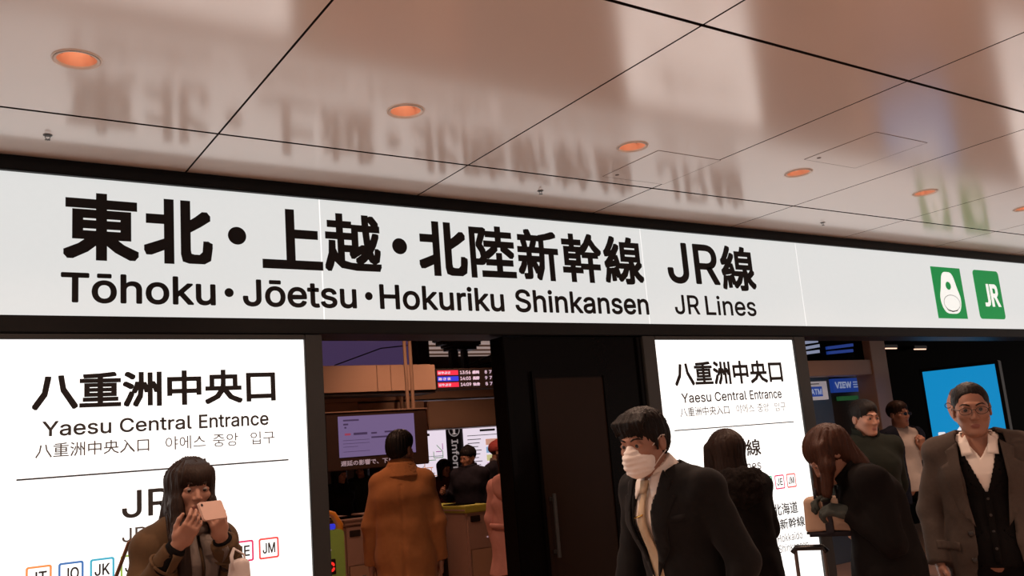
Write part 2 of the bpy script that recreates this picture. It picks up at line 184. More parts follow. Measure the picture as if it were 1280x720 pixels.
"g":[425,[[207,-151,187,-150,168,-148,150,-144,134,-140,119,-134,105,-127,93,-119,82,-110,73,-101,64,-91,57,-80,51,-69,101,-41,106,-47,110,-53,116,-59,122,-66,128,-72,136,-78,145,-83,154,-88,165,-92,178,-95,192,-97,207,-97,229,-96,249,-92,267,-85,282,-75,295,-62,304,-47,310,-28,311,-6,311,68,306,68,302,62,298,56,293,49,287,41,280,34,272,28,263,21,252,16,241,11,227,8,212,5,195,5,173,6,152,10,132,17,113,27,95,39,80,53,67,71,55,90,46,112,39,136,35,163,34,191,35,220,39,246,46,271,55,293,66,314,80,332,95,347,112,361,131,371,152,378,173,383,196,384,213,384,228,382,242,378,253,373,264,367,273,360,281,353,288,346,294,338,299,331,304,325,308,319,313,319,313,379,372,379,372,-9,371,-32,367,-54,360,-73,350,-90,338,-104,324,-117,308,-127,291,-136,271,-142,251,-147,229,-150],[205,59,222,60,237,63,251,68,264,75,275,84,285,95,293,107,300,121,305,137,309,154,312,172,312,193,312,212,309,231,305,248,300,264,293,278,285,291,275,303,264,312,251,320,237,325,222,329,205,330,188,329,172,325,158,320,145,312,134,302,124,290,115,277,109,262,103,246,99,229,97,212,96,193,97,173,99,155,103,138,109,123,116,108,124,96,134,85,145,76,158,68,172,63,188,60]]],
"h":[410,[[114,227,114,0,53,0,53,509,114,509,114,287,102,287,112,312,124,332,137,349,152,362,169,372,187,379,207,383,227,384,246,383,264,380,280,376,295,369,309,360,321,349,332,336,341,321,348,304,353,285,356,264,357,240,357,0,296,0,296,235,295,256,290,275,283,291,273,304,260,315,246,323,229,328,210,329,197,328,184,326,172,322,161,317,150,311,141,303,133,293,126,283,121,271,117,257,114,243]]],
"i":[167,[[53,0,53,379,114,379,114,0],[84,443,75,444,67,446,60,449,54,455,48,461,44,468,42,475,41,483,42,491,44,499,48,506,54,512,60,517,67,521,75,523,84,524,92,523,100,521,107,517,114,512,119,506,123,499,126,491,126,483,126,475,123,468,119,461,114,455,107,449,100,446,92,444]]],
"k":[381,[[110,137,110,212,121,212,284,379,360,379,184,199,177,199],[53,0,53,509,114,509,114,0],[294,0,148,186,191,229,372,0]]],
"l":[189,[[139,-2,119,-1,101,3,86,10,74,20,65,33,58,47,54,65,53,84,53,509,114,509,114,99,114,87,115,77,117,68,120,62,124,58,130,54,137,53,146,52,160,53,170,54,181,3,162,-1,156,-2,151,-2,145,-2]]],
"m":[610,[[53,0,53,379,112,379,112,295,108,295,112,310,118,323,125,335,132,346,141,355,151,363,161,370,172,376,183,380,195,384,207,386,219,386,239,385,257,380,273,372,287,361,299,347,309,331,316,314,321,295,312,295,317,308,322,321,329,332,337,343,347,353,357,361,368,369,381,375,394,380,407,383,422,385,437,386,453,385,468,383,483,378,497,372,510,364,522,354,532,342,541,328,548,313,553,296,556,276,557,255,557,0,496,0,496,254,494,273,490,289,483,302,473,313,460,321,447,326,433,329,419,330,406,330,395,328,384,324,374,320,365,314,358,307,351,299,345,290,341,280,338,270,336,259,335,247,335,0,274,0,274,260,273,275,269,288,262,301,253,311,242,320,229,326,215,329,199,330,188,330,178,328,168,325,158,320,148,314,140,307,132,299,126,289,121,278,117,266,114,253,114,238,114,0]]],
"n":[410,[[114,227,114,0,53,0,53,379,112,379,112,287,102,287,112,312,124,332,137,349,152,362,169,372,187,379,207,383,227,384,246,383,264,380,280,376,295,369,309,360,321,349,332,336,341,321,348,304,353,285,356,264,357,240,357,0,296,0,296,235,295,256,290,275,283,291,273,304,260,315,246,323,229,328,210,329,197,328,184,326,172,322,161,317,150,311,141,303,133,293,126,283,121,271,117,257,114,243]]],
"o":[415,[[207,-8,182,-7,159,-2,137,6,117,16,98,30,82,46,68,64,56,85,46,108,40,133,36,159,34,187,36,216,40,243,46,268,56,291,68,312,82,330,98,346,117,360,137,371,159,378,182,383,207,384,233,383,256,378,278,371,299,360,317,346,333,330,347,312,359,291,369,268,376,243,380,216,381,187,380,159,376,133,369,108,359,85,347,64,333,46,317,30,299,16,278,6,256,-2,233,-7],[207,46,226,48,242,51,257,57,270,66,282,76,292,89,300,102,307,117,312,134,316,151,318,169,319,187,318,206,316,224,312,242,307,258,300,274,292,287,282,300,270,310,257,319,242,325,226,329,207,330,189,329,173,325,158,319,145,310,134,300,124,287,115,274,108,258,103,242,99,224,97,206,96,187,97,169,99,151,103,134,108,117,115,102,124,89,134,76,145,66,158,57,173,51,189,48]]],
"r":[259,[[53,0,53,379,112,379,112,321,115,321,122,335,130,347,140,358,152,367,166,375,181,380,196,384,213,385,229,384,243,384,243,322,230,324,224,325,219,325,213,326,207,326,194,325,182,323,170,319,159,315,149,309,140,301,132,293,126,284,121,273,117,262,114,250,114,237,114,0]]],
"s":[365,[[182,-8,163,-7,145,-5,128,-2,112,3,98,10,84,18,72,27,62,38,53,50,45,63,40,78,36,94,94,107,99,92,105,79,114,69,124,60,136,54,150,49,165,46,181,45,200,46,217,50,232,55,244,62,255,71,262,81,267,91,268,103,267,112,265,121,260,129,254,136,246,142,237,147,225,151,212,155,149,170,125,177,104,186,87,196,72,208,61,222,53,237,48,255,47,274,48,290,51,305,57,319,65,332,75,343,87,354,100,363,115,370,131,377,149,381,167,384,187,384,206,384,223,381,239,378,254,372,267,366,279,358,290,349,299,339,307,328,314,316,319,303,324,290,268,277,264,288,258,298,251,307,243,316,232,323,219,328,205,331,187,333,171,332,156,329,143,324,131,317,121,308,114,299,110,289,109,277,110,267,112,258,117,250,124,243,133,237,144,232,157,227,172,223,229,209,254,202,275,194,292,183,306,171,317,158,325,142,330,125,331,107,330,90,326,75,321,61,312,47,302,35,290,24,276,15,260,6,242,0,223,-5,203,-7]]],
"t":[227,[[204,379,204,327,6,327,6,379],[65,471,126,471,126,98,127,86,128,76,132,68,136,61,142,56,150,53,159,51,170,50,185,51,202,54,213,2,208,0,203,-1,198,-2,192,-3,186,-3,180,-4,174,-4,168,-4,145,-3,125,2,107,10,92,21,80,35,72,52,67,71,65,93]]],
"u":[410,[[182,-5,164,-4,146,-1,130,4,115,11,101,20,89,31,78,44,69,59,62,76,57,95,54,116,53,139,53,379,114,379,114,144,115,123,119,105,127,89,137,75,150,64,164,56,181,52,200,50,213,51,226,53,238,57,249,62,259,69,268,77,276,86,283,97,289,109,293,122,295,137,296,153,296,379,357,379,357,0,298,0,298,92,307,92,297,67,286,47,272,30,257,17,240,7,222,0,203,-4]]],
"y":[389,[[47,-139,61,-86,71,-87,80,-89,88,-90,96,-90,104,-89,111,-87,118,-84,124,-80,130,-74,136,-67,141,-58,146,-48,151,-36,163,-1,17,379,84,379,165,155,171,138,177,121,182,104,187,87,191,70,196,53,201,37,206,21,184,21,188,37,193,53,198,70,202,87,207,104,212,121,218,138,224,155,305,379,371,379,204,-58,198,-72,191,-85,184,-97,177,-107,168,-116,159,-124,150,-130,139,-136,128,-140,117,-143,104,-145,91,-145,84,-145,77,-145,71,-144,65,-143,59,-142,54,-141,51,-140]]],
"ō":[415,[[207,-8,182,-7,159,-2,137,6,117,16,98,30,82,46,68,64,56,85,46,108,40,133,36,159,34,187,36,216,40,243,46,268,56,291,68,312,82,330,98,346,117,360,137,371,159,378,182,383,207,384,233,383,256,378,278,371,299,360,317,346,333,330,347,312,359,291,369,268,376,243,380,216,381,187,380,159,376,133,369,108,359,85,347,64,333,46,317,30,299,16,278,6,256,-2,233,-7],[207,46,226,48,242,51,257,57,270,66,282,76,292,89,300,102,307,117,312,134,316,151,318,169,319,187,318,206,316,224,312,242,307,258,300,274,292,287,282,300,270,310,257,319,242,325,226,329,207,330,189,329,173,325,158,319,145,310,134,300,124,287,115,274,108,258,103,242,99,224,97,206,96,187,97,169,99,151,103,134,108,117,115,102,124,89,134,76,145,66,158,57,173,51,189,48],[302,506,302,458,113,458,113,506]]]}
def _mesh_of_curve(c):
    o = bpy.data.objects.new('t', c); COL.objects.link(o)
    dg = bpy.context.evaluated_depsgraph_get(); dg.update()
    me = bpy.data.meshes.new_from_object(o.evaluated_get(dg)); me.materials.clear()
    v = np.empty(len(me.vertices)*3); me.vertices.foreach_get('co', v); v = v.reshape(-1, 3)
    f = [list(p.vertices) for p in me.polygons]
    bpy.data.objects.remove(o); bpy.data.meshes.remove(me); bpy.data.curves.remove(c)
    return v[:, :2].copy(), f
def _cjk(s):
    c = bpy.data.curves.new('t', 'FONT'); c.body = s; c.size = 1; c.resolution_u = 2
    return _mesh_of_curve(c)
def _area(fl): return sum(fl[i]*fl[(i+3) % len(fl)] - fl[(i+2) % len(fl)]*fl[i+1] for i in range(0, len(fl), 2))
def _inside(x, y, fl):
    n = len(fl)//2; c = False
    for i in range(n):
        x0, y0, x1, y1 = fl[2*i], fl[2*i+1], fl[(2*i+2) % (2*n)], fl[(2*i+3) % (2*n)]
        if (y0 > y) != (y1 > y) and x < (x1-x0)*(y-y0)/(y1-y0)+x0: c = not c
    return c
def _latin(s):
    x = 0; V = []; F = []; n0 = 0
    for ch in s:
        if ch == ' ': x += 270; continue
        adv, sp = GLYPHS[ch]
        big = max(sp, key=lambda q: abs(_area(q))); sg = _area(big) > 0
        outs = [q for q in sp if (_area(q) > 0) == sg]; holes = [q for q in sp if (_area(q) > 0) != sg]
        for o in outs:
            c = bpy.data.curves.new('t', 'CURVE'); c.dimensions = '2D'; c.fill_mode = 'BOTH'
            for fl in [o]+[h for h in holes if _inside(h[0], h[1], o)]:
                q = c.splines.new('POLY'); n = len(fl)//2; q.points.add(n-1)
                for i in range(n): q.points[i].co = ((x+fl[2*i])/1000, fl[2*i+1]/1000, 0, 1)
                q.use_cyclic_u = True
            v, f = _mesh_of_curve(c); V.append(v); F += [[k+n0 for k in g] for g in f]; n0 += len(v)
        x += adv
    return np.concatenate(V), F
_TC = {}
def text_mesh(s, latin):
    if (s, latin) not in _TC: _TC[(s, latin)] = _latin(s) if latin else _cjk(s)
    return _TC[(s, latin)]
class Lettering:
    """flat vinyl letters in the local x-z plane, facing -y, collected into one mesh"""
    def __init__(s): s.V = []; s.F = []; s.n = 0
    def put(s, txt, x0, x1, z0, z1, bold=0.0, latin=False, hint=None, lay=0):
        """fit the text's ink box to x0..x1, z0..z1 (hint: letters whose ink height sets z0..z1)"""
        v, f = text_mesh(txt, latin)
        lo, hi = v.min(0), v.max(0)
        if hint is not None:
            h, _ = text_mesh(hint, latin); zl, zh = h[:, 1].min(), h[:, 1].max()
        else: zl, zh = lo[1], hi[1]
        b = bold
        sx = (x1-x0-2*b)/(hi[0]-lo[0]) if x1 is not None else None
        sz = (z1-z0-2*b)/(zh-zl)
        if sx is None: sx = sz
        p = np.stack([x0+b+(v[:, 0]-lo[0])*sx, np.full(len(v), 0.0), z0+b+(v[:, 1]-zl)*sz], 1)
        offs = [(0, 0)]
        if bold and latin: offs += [(b*math.cos(k*math.pi/6), b*math.sin(k*math.pi/6)) for k in range(12)]
        elif bold: offs += [(b*i/3, b*j/3) for i in range(-3, 4) for j in range(-3, 4) if max(abs(i), abs(j)) == 3 or (i, j) in ((-1, -1), (1, 1), (-1, 1), (1, -1))]
        for i, (ox, oz) in enumerate(offs):
            s.V.append(p + np.array([ox, -.00002*i - .0002*lay, oz]))
            s.F += [[k+s.n for k in q] for q in f]; s.n += len(p)
        return s
    def poly(s, pts, lay=0):
        s.V.append(np.array([(x, -.0002*lay, z) for x, z in pts])); s.F.append(list(range(s.n, s.n+len(pts)))); s.n += len(pts); return s
    def rect(s, x0, x1, z0, z1, lay=0): return s.poly([(x0, z0), (x1, z0), (x1, z1), (x0, z1)], lay)
    def disc(s, x, z, r, rz=None, n=28, lay=0):
        rz = rz or r
        return s.poly([(x+r*math.cos(2*math.pi*k/n), z+rz*math.sin(2*math.pi*k/n)) for k in range(n)], lay)
    def ring(s, outer, inner, lay=0):
        n = len(outer)
        for k in range(n): s.poly([outer[k], outer[(k+1) % n], inner[(k+1) % n], inner[k]], lay)
        return s
    def build(s, name, m, parent=None, loc=(0, 0, 0), rz=0):
        me = bpy.data.meshes.new(name); me.from_pydata(np.concatenate(s.V).tolist(), [], s.F); me.materials.append(m)
        o = bpy.data.objects.new(name, me); o.location = loc; o.rotation_euler = (0, 0, rz); return link(o, parent)
# ------------------------------------------------------------------ colours
D = 4.3                                   # the wall that carries the signs
HC = 3.003                                # hall ceiling
m_ceil = mat('ceiling_enamel', (.90, .83, .78), rough=.16, spec=.9, noise_amt=.02, noise_scale=2, ior=2.0)
m_groove = mat('groove_shadow_gap', (.012, .008, .006), rough=.8)
m_floor = mat('floor_stone', (.46, .31, .24), rough=.32, noise_amt=.12, noise_scale=6)
m_black = mat('black_painted_metal', (.005, .0045, .0045), spec=.15, rough=.45, noise_amt=.1)
m_blackgloss = mat('black_glass', (.0022, .0017, .0016), rough=.16, spec=.05, noise_amt=.05)
m_frame = mat('dark_grey_metal', (.022, .021, .020), spec=.3, rough=.4, noise_amt=.08)
m_brownglass = mat('brown_tinted_glass', (.011, .006, .004), rough=.25, spec=.08, noise_amt=.1, noise_scale=3)
m_ink = mat('black_vinyl', (.013, .0105, .011), rough=.55, spec=.2, noise_amt=.05)
m_inkgrey = mat('grey_vinyl', (.12, .115, .115), rough=.55, spec=.2)
m_inkthin = mat('dark_grey_vinyl', (.045, .042, .042), rough=.55, spec=.2)
m_band = mat('band_diffuser', (.22, .22, .22), rough=.35, spec=.2, emit=(.975, 1.0, .985), emit_str=BAND_E)
m_panel = mat('panel_diffuser', (.6, .6, .6), rough=.35, spec=.2, emit=(.98, 1.0, .985), emit_str=PANEL_E)
m_seam = mat('diffuser_joint', (.6, .6, .6), rough=.35, emit=(.98, 1.0, .985), emit_str=BAND_E*1.35)
m_green = mat('green_vinyl', (.01, .23, .055), rough=.4, spec=.3, emit=(.003, .25, .06), emit_str=.75)
m_glowwhite = mat('backlit_white_vinyl', (.7, .7, .7), rough=.4, emit=(.95, 1, .96), emit_str=.78)

# ------------------------------------------------------------------ shell
fl = MB(); fl.box(-9, 22, -9, 17, -.08, 0); o = fl.build('floor', m_floor); tag(o, kind='structure')

# ceiling of the hall: enamelled panels 1.257 x 1.66 m with open joints, round holes for lamps
CANS = [(.446 + 1.2665*k, 3.21) for k in range(-2, 8)] + [(.446 + 1.2665*k, -.11) for k in range(-2, 8)]
CAN_R = .074
def ceiling():
    b = bmesh.new(); g = .0045; gy = .0085
    xs = [1.079 + 1.2575*k for k in range(-5, 10)]; ys = [3.745 - 1.66*k for k in range(0, 6)]
    ys = [4.42] + ys
    for i in range(len(xs)-1):
        for j in range(len(ys)-1):
            x0, x1, y1, y0 = xs[i]+g, xs[i+1]-g, ys[j]-gy, ys[j+1]+gy
            t = bmesh.new()
            loops = [[(x0, y0), (x1, y0), (x1, y1), (x0, y1)]]
            for cx, cy in CANS:
                if x0 < cx < x1 and y0 < cy < y1:
                    loops.append([(cx+CAN_R*math.cos(a*math.pi/24), cy+CAN_R*math.sin(a*math.pi/24)) for a in range(48)])
            ed = []
            for L in loops:
                vs = [t.verts.new((x, y, HC)) for x, y in L]
                ed += [t.edges.new((vs[k], vs[(k+1) % len(vs)])) for k in range(len(vs))]
            bmesh.ops.triangle_fill(t, use_beauty=True, edges=ed)
            for f in t.faces:
                if f.normal.z > 0: f.normal_flip()
            r = bmesh.ops.extrude_edge_only(t, edges=[e for e in t.edges if len(e.link_faces) == 1])
            for v in r['geom']:
                if isinstance(v, bmesh.types.BMVert): v.co.z += .02
                elif isinstance(v, bmesh.types.BMFace): v.material_index = 1
            me = bpy.data.meshes.new('t'); t.to_mesh(me); t.free(); b.from_mesh(me); bpy.data.meshes.remove(me)
    me = bpy.data.meshes.new('ceiling'); b.to_mesh(me); b.free(); me.materials.append(m_ceil); me.materials.append(m_groove)
    return tag(link(bpy.data.objects.new('ceiling', me)), kind='structure')
ceiling()
o = MB().box(-6, 14, -7, 4.42, HC+.16, HC+.2).build('ceiling_void', m_groove); tag(o, kind='structure')

# wall that carries the signs: the parts between and beside the light boxes
o = MB().box(-6, -.03, D-.02, D+.12, 0, 2.19).build('wall_left', m_black); tag(o, kind='structure')
o = MB().box(-6, 13, D+.14, D+.24, 2.215, 3.2).build('wall_above', m_black); tag(o, kind='structure')
bk = MB(); bk.box(2.835, 3.86, D+.005, D+.12, 0, 2.205); bk.box(2.82, 2.86, D-.012, D+.13, 0, 2.205, .004); bk.box(3.83, 3.868, D-.012, D+.13, 0, 2.205, .004)
o = bk.build('wall_middle', m_blackgloss); tag(o, kind='structure')
# tinted glass door in it
dr = MB(); dr.box(3.0, 3.02, D-.018, D+.004, .06, 2.0); dr.box(3.53, 3.55, D-.018, D+.004, .06, 2.0); dr.box(3.02, 3.53, D-.018, D+.004, 1.965, 2.0); dr.box(3.02, 3.53, D-.018, D+.004, .06, .2)
door = dr.build('door_1', m_blackgloss); tag(door, kind='structure')
MB().box(3.02, 3.53, D-.008, D+.003, .2, 1.965).build('pane', m_brownglass, door)
MB().tube([(3.06, D-.05, .95), (3.06, D-.05, 1.3)], .011).box(3.052, 3.068, D-.05, D-.01, .97, .99).box(3.052, 3.068, D-.05, D-.01, 1.26, 1.28).build('door_handle', m_frame, door)

# ------------------------------------------------------------------ downlights, sensors and hatches in the hall ceiling
m_trim = mat('white_trim', (.92, .84, .76), rough=.35)
m_copper = mat('copper_reflector', (.88, .58, .44), rough=.4, metal=.4, noise_amt=.1, noise_scale=20)
m_lamp = mat('warm_lamp_glass', (.9, .7, .5), emit=(1.0, .72, .54), emit_str=8.0)
def make_can():
    r = empty('ceiling_downlight')
    R = CAN_R
    MB().lathe([(R-.001, .012), (R-.001, -.001), (R+.004, -.0045), (R+.007, -.003), (R+.0075, .0)], 48).lathe([(R-.001, .012), (R-.008, .0125), (R-.009, -.0035), (R-.001, -.0045)], 48).build('trim_ring', m_trim, r, True)
    prof = [(R-.009, .003), (R-.011, .03), (R-.016, .06), (R-.026, .088), (R-.04, .102), (.0, .106)]
    b = MB().lathe(prof, 48)
    for k in range(3):
        a = k*2.1+.4; b.tube([((R-.02)*math.cos(a), (R-.02)*math.sin(a), .028), ((R-.03)*math.cos(a), (R-.03)*math.sin(a), .088)], .004, 6)
    b.build('reflector', m_copper, r, True)
    MB().lathe([(.0, .082), (.012, .083), (.019, .09), (.021, .104)], 24).build('bulb', m_lamp, r, True)
    return r
can_light = bpy.data.lights.new('downlight_beam', 'SPOT'); can_light.energy = CAN_W; can_light.color = (1.0, .66, .48)
can_light.spot_size = math.radians(135); can_light.spot_blend = .7; can_light.shadow_soft_size = .02
CAN_LABELS = ['leftmost recessed ceiling downlight, above the first letters of the station sign', 'second recessed downlight from the left, in the brownish ceiling panel',
              'third recessed downlight from the left, just left of the nearer access hatch', 'fourth recessed downlight from the left, between the two access hatches',
              'fifth recessed downlight, just above the reflection of the green pictogram', 'sixth recessed downlight, cut by the right edge of the picture']
can0 = make_can(); first = True
for k, (x, y) in enumerate(CANS):
    vis = y > 0 and .3 < x < 6.9
    c = can0 if first else copy_tree(can0); first = False
    c.location = (x, y, HC)
    n = round((x-.446)/1.2665)
    tag(c, CAN_LABELS[n] if vis else 'recessed ceiling downlight of the hall, outside the picture', 'ceiling light', 'round recessed downlights in the hall ceiling' if vis else 'downlights outside the picture')
    lo = bpy.data.objects.new('beam', can_light); lo.location = (0, 0, .008); link(lo, c)
m_sens = mat('sprinkler_metal', (.10, .085, .075), rough=.35, metal=.8)
def sprinkler(x, y, label):
    r = empty('ceiling_sprinkler', (x, y, HC)); r.scale = (.7, .7, .7); tag(r, label, 'sprinkler', 'sprinkler heads in the hall ceiling')
    MB().lathe([(0, .004), (.026, .004), (.026, -.003), (.012, -.006), (.0, -.006)], 24).build('rosette', m_sens, r)
    MB().tube([(.009, 0, -.004), (.014, 0, -.016), (.004, 0, -.028)], .0022, 6).tube([(-.009, 0, -.004), (-.014, 0, -.016), (-.004, 0, -.028)], .0022, 6).build('bracket', m_sens, r)
    b = MB()
    for k in range(8):
        a = k*math.pi/4; b.box(.003, .017, -.0025, .0025, -.0305, -.029, M=Matrix.Rotation(a, 4, 'Z'))
    b.lathe([(0, -.0305), (.006, -.0305), (.006, -.0285), (0, -.0285)], 12); b.build('deflector', m_sens, r)
sprinkler(.447, 4.0, 'small sprinkler head in the ceiling above the left end of the sign')
sprinkler(2.969, 4.0, 'small sprinkler head in the ceiling above the middle of the sign')
sprinkler(5.485, 4.0, 'small sprinkler head in the ceiling, rightmost, below the far hatch')
m_hatch = mat('hatch_joint', (.12, .09, .08), rough=.7)
def hatch(cx, cy, sx, sy, label):
    r = empty('ceiling_access_hatch', (cx, cy, HC)); tag(r, label, 'access hatch', 'access hatches in the hall ceiling')
    MB().box(-sx/2, sx/2, -sy/2, sy/2, -.0012, .0).build('hatch_panel', m_ceil, r)
    b = MB(); t = .0022
    for a in ((-sx/2, sx/2, -sy/2-t, -sy/2), (-sx/2, sx/2, sy/2, sy/2+t), (-sx/2-t, -sx/2, -sy/2, sy/2), (sx/2, sx/2+t, -sy/2, sy/2)): b.box(*a, -.0016, -.0001)
    b.build('joint', m_hatch, r)
    MB().lathe([(0, -.0025), (.011, -.0025), (.012, -.0012)], 16, M=Matrix.Translation((-sx/2+.06, sy/2-.05, 0))).build('latch', m_hatch, r)
for pts, lb in (((823, 188, 887, 197, 763, 214), 'thin-jointed square access hatch in the ceiling, left one'), ((1095, 165, 1151, 176, 1020, 193), 'thin-jointed square access hatch in the ceiling, right one')):
    p, q, s = atz(pts[0], pts[1], HC), atz(pts[2], pts[3], HC), atz(pts[4], pts[5], HC)
    sx, sy = abs(q.x-p.x), abs(s.y-p.y); s_ = .45
    hatch(p.x+s_/2, p.y+s_/2, s_, s_, lb)

# ------------------------------------------------------------------ the long illuminated sign
ZB0, ZB1 = 2.287, 2.925
sign = empty('station_sign', (0, D, 2.6))
tag(sign, 'long white backlit overhead sign with large black Japanese and English line names', 'sign')
def sb(name, b, m): return b.build(name, m, sign)
def shift(o, dz=-2.6): 
    for v in o.data.vertices: v.co.z += dz
    return o
b = MB()
b.box(-6, 13, -.03, .13, ZB1, HC-.035, .004); b.box(-6, 13, .0, .12, HC-.036, HC+.01)
b.box(-6, 13, -.03, .13, ZB0-.075, ZB0, .004); b.box(-6, 13, .03, .14, ZB0-.01, ZB1+.01)
shift(sb('housing', b, m_black))
seams = [-6, at(402, 330, D).x, at(806, 350, D).x, at(1001, 360, D).x, 8.9, 13]
seams[0] = -3.0
for a, c in zip(seams, seams[1:]):
    shift(MB().box(a+.003, c-.003, -.004, .028, ZB0, ZB1).build('diffuser', m_band, sign))
b = MB()
for c in seams[1:-1]: b.box(c-.0035, c+.0035, -.003, .028, ZB0, ZB1)
shift(b.build('diffuser_joint', m_seam, sign))
YF = -.0052
KZ0, KZ1 = 2.544, 2.858
for ch, x0, x1 in (('東', .546, .862), ('北', .884, 1.198), ('上', 1.440, 1.757), ('越', 1.769, 2.089), ('北', 2.319, 2.630), ('陸', 2.649, 2.961), ('新', 2.978, 3.279), ('幹', 3.307, 3.619), ('線', 3.638, 3.962)):
    Lettering().put(ch, x0, x1, KZ0-2.6, KZ1-2.6, bold=.0085 if ch in '越陸新幹線' else .0108).build('character', m_ink, sign, (0, YF, 0))
for x in (1.317, 2.2026): Lettering().disc(x, 2.7005-2.6, .045).build('middle_dot', m_ink, sign, (0, YF, 0))
z0, z1 = 2.350-2.6, 2.485-2.6
for wd, x0, x1, h in (('Tōhoku', .538, 1.207, 'T'), ('Jōetsu', 1.337, 1.934, 'H'), ('Hokuriku', 2.066, 2.856, 'H'), ('Shinkansen', 2.933, 3.975, 'H')):
    Lettering().put(wd, x0, x1, z0, z1, .0045, True, h).build('romanised_lettering', m_ink, sign, (0, YF, 0))
Lettering().disc(1.271, 2.4146-2.6, .022).build('middle_dot', m_ink, sign, (0, YF, 0)); Lettering().disc(2.004, 2.418-2.6, .022).build('middle_dot', m_ink, sign, (0, YF, 0))
L = Lettering()
L.put('JR', 4.180, 4.668, 2.566-2.6, 2.852-2.6, .008, True); L.put('線', 4.690, 5.032, 2.535-2.6, 2.858-2.6, bold=.0085)
L.build('railway_lettering', m_ink, sign, (0, YF, 0))
L = Lettering(); L.put('JR', 4.207, 4.437, 2.357-2.6, 2.490-2.6, .003, True); L.put('Lines', 4.494, 4.996, 2.357-2.6, 2.490-2.6, .003, True, 'L')
L.build('railway_lettering', m_ink, sign, (0, YF, 0))
# green pictograms at the right end: a reserved seat, and the railway's letters
b = MB(); b.box(7.262, 7.706, -.009, -.0042, 2.374-2.6, 2.825-2.6); pic = b.build('ticket_office_pictogram', m_green, sign)
L = Lettering()
cx, cz = 7.488, 2.6-2.6
seat = []
for k in range(48):
    t = 2*math.pi*k/48; s, c = math.sin(t), math.cos(t)
    z = s*.185; wd = .116+.050/(1+math.exp((z-.005)*34)) ; e = abs(c)**.55*(1 if c > 0 else -1)
    seat.append((cx+wd*e, cz+z+.0))
L.poly(seat)
L.build('seat_silhouette', m_glowwhite, pic, (0, -.0095, 0))
L = Lettering(); L.disc(cx-.006, cz+.062, .040, .036, lay=1)
L.build('passenger_dot', m_green, pic, (0, -.0097, 0))
L = Lettering(); n = 40
o_ = [(cx+.010+.125*math.cos(2*math.pi*k/n), cz-.090+.072*math.sin(2*math.pi*k/n)) for k in range(n)]; i_ = [(cx+.010+.120*math.cos(2*math.pi*k/n), cz-.090+.068*math.sin(2*math.pi*k/n)) for k in range(n)]
L.ring(o_, i_, lay=1)
L.poly([(cx-.11, cz-.115), (cx-.07, cz-.150), (cx, cz-.163), (cx+.07, cz-.154), (cx+.12, cz-.125), (cx+.07, cz-.160), (cx, cz-.170), (cx-.07, cz-.157)], lay=1)
L.build('seat_outline', m_inkgrey, pic, (0, -.0097, 0))
b = MB(); b.prism(rrect(7.915, 8.337, 2.378-2.6, 2.825-2.6, .035), -.009, -.0042); em = b.build('railway_emblem', m_green, sign)
L = Lettering()
ez0, ez1 = 2.492-2.6, 2.700-2.6; ex = 8.035
L.poly([(ex+.055, ez1), (ex+.098, ez1), (ex+.098, ez0+.05), (ex+.085, ez0+.015), (ex+.055, ez0), (ex, ez0), (ex, ez0+.036), (ex+.045, ez0+.036), (ex+.055, ez0+.05)])
L.poly([(ex+.112, ez1), (ex+.155, ez1), (ex+.155, ez0), (ex+.112, ez0)])
L.poly([(ex+.155, ez1), (ex+.205, ez1), (ex+.232, ez1-.018), (ex+.24, ez1-.045), (ex+.198, ez1-.05), (ex+.185, ez1-.038), (ex+.155, ez1-.038)], 1)
L.poly([(ex+.198, ez1-.05), (ex+.24, ez1-.045), (ex+.24, ez1-.085), (ex+.225, ez1-.108), (ex+.2, ez1-.122), (ex+.155, ez1-.122), (ex+.155, ez1-.086), (ex+.19, ez1-.086), (ex+.198, ez1-.075)], 1)
L.poly([(ex+.165, ez1-.118), (ex+.207, ez1-.118), (ex+.262, ez0), (ex+.215, ez0)], 1)
L.build('railway_letters', m_glowwhite, em, (0, -.0095, 0))

